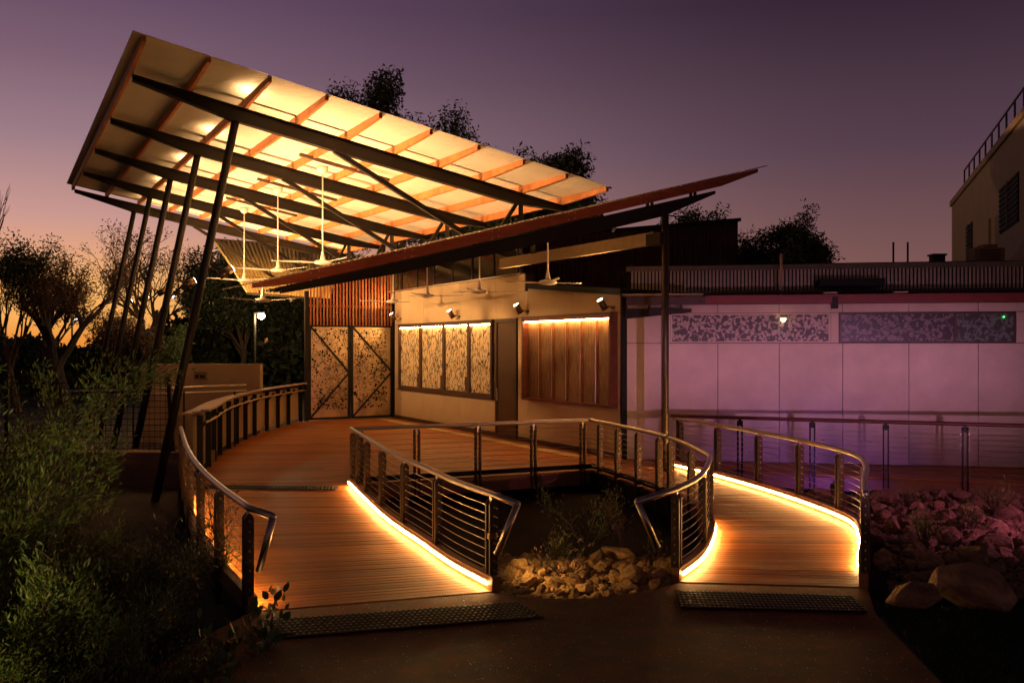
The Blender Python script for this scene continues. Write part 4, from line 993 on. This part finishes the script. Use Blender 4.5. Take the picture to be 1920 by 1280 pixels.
tr(540, 500, 49, 'broad dark tree behind the gate post', 28000, leaf=.24, clump=.6, seed=43, spread=.75, wid=2.2)
tr(640, 470, 52, 'dark tree seen through the slat screen', 20000, leaf=.24, clump=.5, seed=47, spread=.75, wid=2.4)
tr(325, 612, 40, 'small green tree lit by the thin street lamp', 8000, leaf=.14, clump=.2, seed=53, spread=.7, m=M_leafo, wid=.8)
tr(375, 520, 54, 'reddish tree in the sunset gap beside the columns', 9000, leaf=.18, clump=.3, seed=59, spread=.55, m=M_leafr, dens=.7, wid=1.6)
# dark hedge mass along the back, a distant belt that reads as one
g = np.random.default_rng(99)
C = np.stack([g.uniform(-44, -6, 60000), g.uniform(48, 58, 60000), np.zeros(60000)], 1)
prof = 2.6 + .5 * np.sin(C[:, 0] * .55) + .4 * np.sin(C[:, 0] * 1.7 + 1) + np.clip((C[:, 0] + 22) * .25, 0, 3.2)
C[:, 2] = -.3 + prof * g.random(60000) ** .7
hb_ = bpy.data.objects.new('hedge_belt', None); COL.objects.link(hb_); tag(hb_, 'dark belt of far bushes along the horizon', 'bushes', kind='stuff')
leaves(C, .42, g, M_leafd, 'foliage', hb_, .6)

# ------------------------------------------------------------------ rocks
def rock_mesh(seed):
    rd = random.Random(seed); bm = bmesh.new()
    for k in range(17):
        v = V((rd.gauss(0, 1), rd.gauss(0, 1), rd.gauss(0, 1))).normalized(); v = v * rd.uniform(.72, 1.0); bm.verts.new((v.x * .5, v.y * .5, v.z * .5))
    for k in range(5):
        n = V((rd.gauss(0, 1), rd.gauss(0, 1), rd.gauss(0, .7))).normalized(); d = rd.uniform(.28, .42)
        for v in bm.verts:
            e = v.co.dot(n) - d
            if e > 0: v.co -= n * e
    r = bmesh.ops.convex_hull(bm, input=bm.verts)
    bmesh.ops.delete(bm, geom=[x for x in r['geom_interior'] if isinstance(x, bmesh.types.BMVert)], context='VERTS')
    bmesh.ops.dissolve_limit(bm, angle_limit=R(9), verts=bm.verts, edges=bm.edges)
    bmesh.ops.bevel(bm, geom=list(bm.edges), offset=.014, segments=1, affect='EDGES')
    bmesh.ops.recalc_face_normals(bm, faces=bm.faces)
    me = bpy.data.meshes.new('rock'); bm.to_mesh(me); bm.free(); me.materials.append(M_rock)
    for p in me.polygons: p.use_smooth = True
    me.set_sharp_from_angle(angle=R(20)) if hasattr(me, 'set_sharp_from_angle') else None
    return me
RM = [rock_mesh(100 + i) for i in range(14)]
RM2 = [m.copy() for m in RM]
for m in RM2: m.materials[0] = M_rock2
def rock(x, y, z, s, label, group):
    o = link('rock', rng.choice(RM2 if 'between' in group else RM)); o.location = (x, y, z); o.scale = (s * rng.uniform(.9, 1.4), s * rng.uniform(.75, 1.1), s * rng.uniform(.6, .85))
    o.rotation_euler = (rng.uniform(-.35, .35), rng.uniform(-.35, .35), rng.uniform(0, 6.28)); return tag(o, label, 'rock', group)
# the big ones, each placed
for px, py, s, lab in ((1712, 1128, .46, 'large tilted boulder at the lawn edge nearest the path'), (1822, 1120, .76, 'biggest brown boulder at the lawn edge'), (1740, 1060, .42, 'pale edged boulder behind the tilted one'),
                       (1822, 1055, .50, 'rounded pink lit boulder in the right pile'), (1655, 1050, .36, 'flat topped rock close beside the right ramp'), (1640, 1005, .34, 'upright rock leaning against the right ramp')):
    p = gp(px, py + 12, -.02); rock(p.x, p.y, .0 + s * .18, s, lab, 'large boulders of the right rock bed')
n = 0; tries = 0; placed = []
while n < 190 and tries < 30000:
    tries += 1; x = rng.uniform(4.0, 10.4); y = rng.uniform(9.0, 13.6)
    lim = 4.35 if y > 10.3 else 3.75 + (y - 9) * .4
    if x < lim + .2 or x / y > .66: continue
    s = rng.choice((.18, .22, .26, .3, .36, .44))
    if any((x - a) ** 2 + (y - b) ** 2 < (.33 * (s + c)) ** 2 for a, b, c in placed): continue
    placed.append((x, y, s)); n += 1
    rock(x, y, -.02 + .10 * max(0, y - 9.5) * .35 + rng.uniform(-.03, .06), s, 'angular reddish rock in the bed right of the right ramp', 'rocks in the right bed')
n = 0; tries = 0; placed = []
while n < 90 and tries < 30000:
    tries += 1; x = rng.uniform(-.1, 1.75); y = rng.uniform(8.5, 10.2)
    if y < 8.55 + .25 * abs(x - .8) ** 2 * 0 or x > 1.3 + (y - 8.7) * .5 or x < -.05 - (y - 8.6) * .45: continue
    s = rng.uniform(.11, .30) * (1 if y > 8.8 else .6)
    if any((x - a) ** 2 + (y - b) ** 2 < (.32 * (s + c)) ** 2 for a, b, c in placed): continue
    placed.append((x, y, s)); n += 1
    rock(x, y, -.10 + .12 * math.exp(-((y - 9.3) / .5) ** 2) + rng.uniform(-.02, .04), s, 'angular ochre rock in the heap between the ramps', 'rocks between the ramps')
for px, py, s, lab in ((1160, 1043, .36, 'large pale rock on top of the heap between the ramps'), (1118, 1050, .27, 'pointed pale rock left of the large one on the heap'), (1185, 1085, .30, 'rounded rock low in the heap near the right ramp'), (1225, 1083, .28, 'rounded rock beside the post of the right ramp'), (975, 1068, .30, 'broad rock beside the foot of the left ramp railing')):
    p = gp(px, py, .02); rock(p.x, p.y, .06, s, lab, 'large rocks between the ramps')

def pebbles(name, n, fx, fy, test, zf, m, label):
    pv = []; pf = []; base = [(0, 0, 1), (1, 0, 0), (0, 1, 0), (-1, 0, 0), (0, -1, 0), (0, 0, -1)]; fs = [(0, 1, 2), (0, 2, 3), (0, 3, 4), (0, 4, 1), (5, 2, 1), (5, 3, 2), (5, 4, 3), (5, 1, 4)]
    k = 0
    while k < n:
        x, y = rng.uniform(*fx), rng.uniform(*fy)
        if not test(x, y): continue
        k += 1; s = rng.uniform(.02, .06); M = Matrix.Rotation(rng.uniform(0, 6.28), 3, 'Z') @ Matrix.Rotation(rng.uniform(-.5, .5), 3, 'X'); z = zf(x, y); o = len(pv)
        for b in base: q = M @ V((b[0] * s * rng.uniform(.7, 1.3), b[1] * s * rng.uniform(.6, 1.1), b[2] * s * .6)); pv.append((x + q.x, y + q.y, z + q.z))
        pf += [tuple(i + o for i in f) for f in fs]
    o = link(name, npmesh(name, pv, pf, m)); tag(o, label, 'gravel', kind='stuff')
pebbles('gravel', 5000, (3.7, 9.6), (8.6, 13.7), lambda x, y: x > (4.4 if y > 10.3 else 3.75 + (y - 9) * .4) and x / y < .64, lambda x, y: -.045 + .035 * max(0, y - 9.5), M_rock, 'small stones filling the gaps of the right rock bed')
pebbles('gravel', 1600, (-.3, 1.8), (8.5, 10.4), lambda x, y: x < 1.3 + (y - 8.7) * .5 and x > -.1 - (y - 8.6) * .45, lambda x, y: -.10 + .10 * math.exp(-((y - 9.3) / .5) ** 2), M_rock2, 'small stones filling the gaps between the ramps')
# ------------------------------------------------------------------ shrubs and plants
def shrub(label, base, height, radius, nstem, nleaf, leaf=.07, m=M_leafo, narrow=.14, seed=1, name='shrub', up=.8, cat='shrub', group='shrubs beside the ramps', tipm=None, tipfrac=.0, curve=.35, spray=.05):
    rd = random.Random(seed); g = np.random.default_rng(seed); root = thing(name, label, cat, tuple(base), group); mb = MB(); P = []; D = []
    for k in range(nstem):
        a = rd.uniform(0, 6.28); e = min(abs(rd.gauss(0, .45)), .75 if up < 1.05 else .48); d = V((math.cos(a) * e, math.sin(a) * e, up)).normalized(); p = V((rd.gauss(0, radius * .22), rd.gauss(0, radius * .22), -.05)); ln = height * rd.uniform(.55, 1.08); pts = [p]; n = 8
        for i in range(n):
            d = (d + V((math.cos(a) * curve * .12, math.sin(a) * curve * .12, -.02)) + V((rd.gauss(0, .07), rd.gauss(0, .07), rd.gauss(0, .05)))).normalized(); pts.append(pts[-1] + d * ln / n)
            if i > 1:
                P.append(pts[-1]); D.append(d)
                for q in range(3):
                    b = rd.uniform(0, 6.28); sd = (d + V((math.cos(b), math.sin(b), rd.uniform(-.2, .5))) * .9).normalized(); L_ = height * .16 * rd.uniform(.5, 1.2)
                    mb.tube([pts[-1], pts[-1] + sd * L_], .003, 3, cap=False)
                    for h in (.35, .65, 1.0): P.append(pts[-1] + sd * L_ * h); D.append(sd)
        mb.tube(pts, .008 + height * .003, 5, cap=False, r1=.003)
    me = bpy.data.meshes.new('stem'); me.from_pydata(mb.v, [], mb.f); me.materials.append(M_bark); link('stem', me, root)
    P = np.array([tuple(p) for p in P]); D = np.array([tuple(d) for d in D]); idx = g.integers(0, len(P), nleaf)
    C = P[idx] + g.normal(0, spray, (nleaf, 3)); dr = D[idx] + g.normal(0, .55, (nleaf, 3)); dr[:, 2] += .25
    if tipfrac:
        k = int(nleaf * tipfrac); leaves(C[:k], leaf, g, tipm, 'tip_foliage', root, narrow, dr[:k]); C = C[k:]; dr = dr[k:]
    leaves(C, leaf, g, m, 'foliage', root, narrow, dr)
    return root
def sh_at(px, py, z, label, *a, **k):
    p = gp(px, py, z); return shrub(label, (p.x, p.y, z), *a, **k)
shrub('tall feathery shrub filling the left edge', (-4.85, 7.0, -.4), 2.75, 1.0, 54, 90000, leaf=.055, narrow=.24, seed=61, tipm=M_leafy, tipfrac=.25, up=1.2)
shrub('feathery shrub leaning toward the columns at the left', (-4.75, 8.0, -.45), 1.45, .8, 36, 45000, leaf=.052, narrow=.24, seed=62, tipm=M_leafy, tipfrac=.25, up=1.1)
shrub('dark shrub low in the bottom left corner', (-3.45, 5.9, -.4), 1.2, .9, 36, 42000, leaf=.045, narrow=.26, seed=63, tipm=M_leafy, tipfrac=.15)
shrub('fine leaved shrub beside the left ramp railing', (-3.05, 7.45, -.35), .95, .8, 34, 34000, leaf=.042, narrow=.26, seed=64, tipm=M_leafy, tipfrac=.12, up=1.0)
shrub('low shrub under the left ramp railing', (-3.65, 8.7, -.45), .80, .7, 26, 22000, leaf=.045, narrow=.24, seed=65, tipm=M_leafy, tipfrac=.12, up=1.0)
shrub('yellow green shrub at the bottom edge near the path', (-2.65, 6.3, -.35), .70, .6, 24, 16000, leaf=.042, narrow=.26, seed=66, tipm=M_leafy, tipfrac=.35)
shrub('rounded shrub between the tall one and the ramp', (-3.85, 6.9, -.45), 1.15, .8, 30, 34000, leaf=.045, narrow=.26, seed=67, tipm=M_leafy, tipfrac=.12, up=1.1)
shrub('twiggy reddish weed between the left shrubs', (-3.2, 7.0, -.4), 1.35, .35, 10, 1500, leaf=.05, m=M_leafr, seed=67)
shrub('leafy sprig in front of the long tactile mat', (-1.95, 6.75, -.3), .72, .25, 6, 260, leaf=.085, m=mat('leaf_fresh', (.07, .13, .02), .5, var=.3), narrow=.6, seed=68, name='sprig', cat='plant')
shrub('thin weed growing through the left railing', (-2.95, 9.1, -.2), 1.0, .2, 6, 700, leaf=.07, m=M_leafo, narrow=.2, seed=69, name='sprig', cat='plant')
for i, (px, py, h, nl_, m_, lab) in enumerate(((1095, 1040, 1.05, 650, M_leafo, 'slender upright plant behind the rock heap'), (1170, 1035, .65, 420, M_leafr, 'dark leafy plant behind the large pale rock'), (1030, 1055, .40, 700, M_leafy, 'tufted yellow plant on the left of the rock heap'), (1225, 1062, .40, 220, M_leafr, 'small pinkish plant beside the drooping rail end'), (1070, 1090, .42, 260, M_leafr, 'thin purple flowered plant among the rocks'))):
    sh_at(px, py, -.05, lab, h, .10, 3, nl_ // 2, leaf=.055, m=m_, narrow=.28, seed=70 + i, name='garden_plant', cat='plant', group='plants in the rock garden', tipm=M_flower, tipfrac=.12 if i in (1, 4) else 0)
for i, (px, py, h, nl_, lab) in enumerate(((1868, 960, .55, 1500, 'tall yellow tufted plant at the top of the right rocks'), (1820, 985, .42, 1100, 'bright yellow green tuft among the right rocks'), (1735, 1010, .40, 1400, 'spreading yellow tuft nearest the right ramp'), (1715, 950, .40, 700, 'grassy tuft beside the blue lit rock'))):
    sh_at(px, py, .12, lab, h * .8, .16, 9, nl_ // 2, leaf=.06, m=M_leafy, narrow=.13, seed=80 + i, name='tuft', cat='plant', group='plants in the rock garden')

# ------------------------------------------------------------------ assumed coloured floods added for the hall wall, rocks and shrubs
def assumed_flood(loc, aim, col, power, ang, label, blend=.5):
    return floodlamp(loc, aim, .18, .08, label, 'assumed coloured garden floods', power, ang, (loc[0], loc[1], loc[2] - .25), col=col, blend=blend)
LP = V((4.4, 3.0, .85)); dd = V((2.4, 14, 0)).normalized(); ox = V((-dd.y, dd.x, 0))
gf = assumed_flood(tuple(LP), (4.9, 17.0, 1.9), (.95, .42, .80), 3100, 48, 'assumed pink flood lamp on a spike before the lawn', .8)  # unseen lamp, assumed as the source of the pink wall light
fl_ = V((LP.x, LP.y, 0)) + dd * .42
def plate(a, b, z0, z1):
    q = [fl_ + ox * a, fl_ + ox * b, fl_ + ox * b + dd * .006, fl_ + ox * a + dd * .006]
    MB().hexa([(p.x, p.y, z0) for p in q] + [(p.x, p.y, z1) for p in q]).build('added_barn_door', M_lamp, gf)  # added unseen flaps that trim the pink light on the wall
plate(-.35, .35, .5, .8525)
hd = V((2.06, 17.9, 0)) - V((LP.x, LP.y, 0)); ka = hd.dot(ox) / hd.dot(dd) * .29
plate(ka, ka + .4, .8535, .896)
plate(-.4, .5, .897, 1.3)
MB().tube([(LP.x, LP.y, -.3), (LP.x, LP.y, .66)], .02, 8).build('spike', M_lamp, gf)
for ch in gf.children:
    if ch.type == 'LIGHT': ch.data.shadow_soft_size = .02; ch.location = LP + dd * .13
floodlamp((-.13, 8.80, .52), (1.0, 9.45, -.1), .09, .032, 'small assumed flood on the left ramp end post lighting the rocks', 'assumed coloured garden floods', 24, 110, (-.19, 8.70, .52), col=(1.0, .56, .18), blend=.9)  # assumed lamp, added so that light falls on the rock heap
assumed_flood((7.3, 9.6, 1.5), (6.2, 11.9, .1), (.95, .22, .55), 180, 110, 'assumed pink garden flood over the right rocks', .8)  # added out of view; a lamp for the pink rocks is assumed
assumed_flood((5.0, 14.0, .16), (5.25, 15.4, -.25), (.22, .06, 1.0), 90, 100, 'assumed violet flood lamp low in the right rock bed', .8)  # assumed lamp standing for the violet glow near the walkway

assumed_flood((-2.9, 2.6, .45), (-4.5, 7.6, 1.1), (1.0, .80, .26), 430, 50, 'assumed warm flood added to light the left shrubs', .8)  # fill lamp added out of view to brighten the shrubs, its source assumed

gv = []; gq = []  # pale glossy specks added so the path shows glints
for i in range(900):
    x = rng.uniform(-2.2, 3.0); y = rng.uniform(5.9, 8.6); a = rng.uniform(0, 6.28); s = rng.choice((.003, .004, .005, .007)); h = rng.uniform(.002, .006)
    k = len(gv); gv += [(x + s * math.cos(a + q * 2.09), y + s * math.sin(a + q * 2.09), .001) for q in range(3)] + [(x, y, .001 + h)]
    gq += [(k, k + 1, k + 3), (k + 1, k + 2, k + 3), (k + 2, k, k + 3)]
tag(link('grit', npmesh('grit', gv, gq, mat('grit', (.5, .36, .2), .35, var=.4, spec=.8))), 'fine pale grit added for glints on the dark path', 'grit', kind='stuff')
gv = []; gq = []
for i in range(70):
    u = rng.random(); x = rng.uniform(-2.3, 3.0); y = rng.uniform(6.0, 8.7) if rng.random() < .5 else rng.uniform(8.0, 8.7); a = rng.uniform(0, 6.28); s = rng.uniform(.02, .04)
    d = V((math.cos(a), math.sin(a), 0)); n = V((-d.y, d.x, 0)); k = len(gv)
    gv += [tuple(V((x, y, .004))), tuple(V((x, y, .012)) + d * s * .5 + n * s * .22), tuple(V((x, y, .005)) + d * s), tuple(V((x, y, .010)) + d * s * .5 - n * s * .22)]; gq.append((k, k + 1, k + 2, k + 3))
tag(link('fallen_leaves', npmesh('fallen_leaves', gv, gq, M_leafr)), 'dry leaves blown about on the path', 'leaves', kind='stuff')
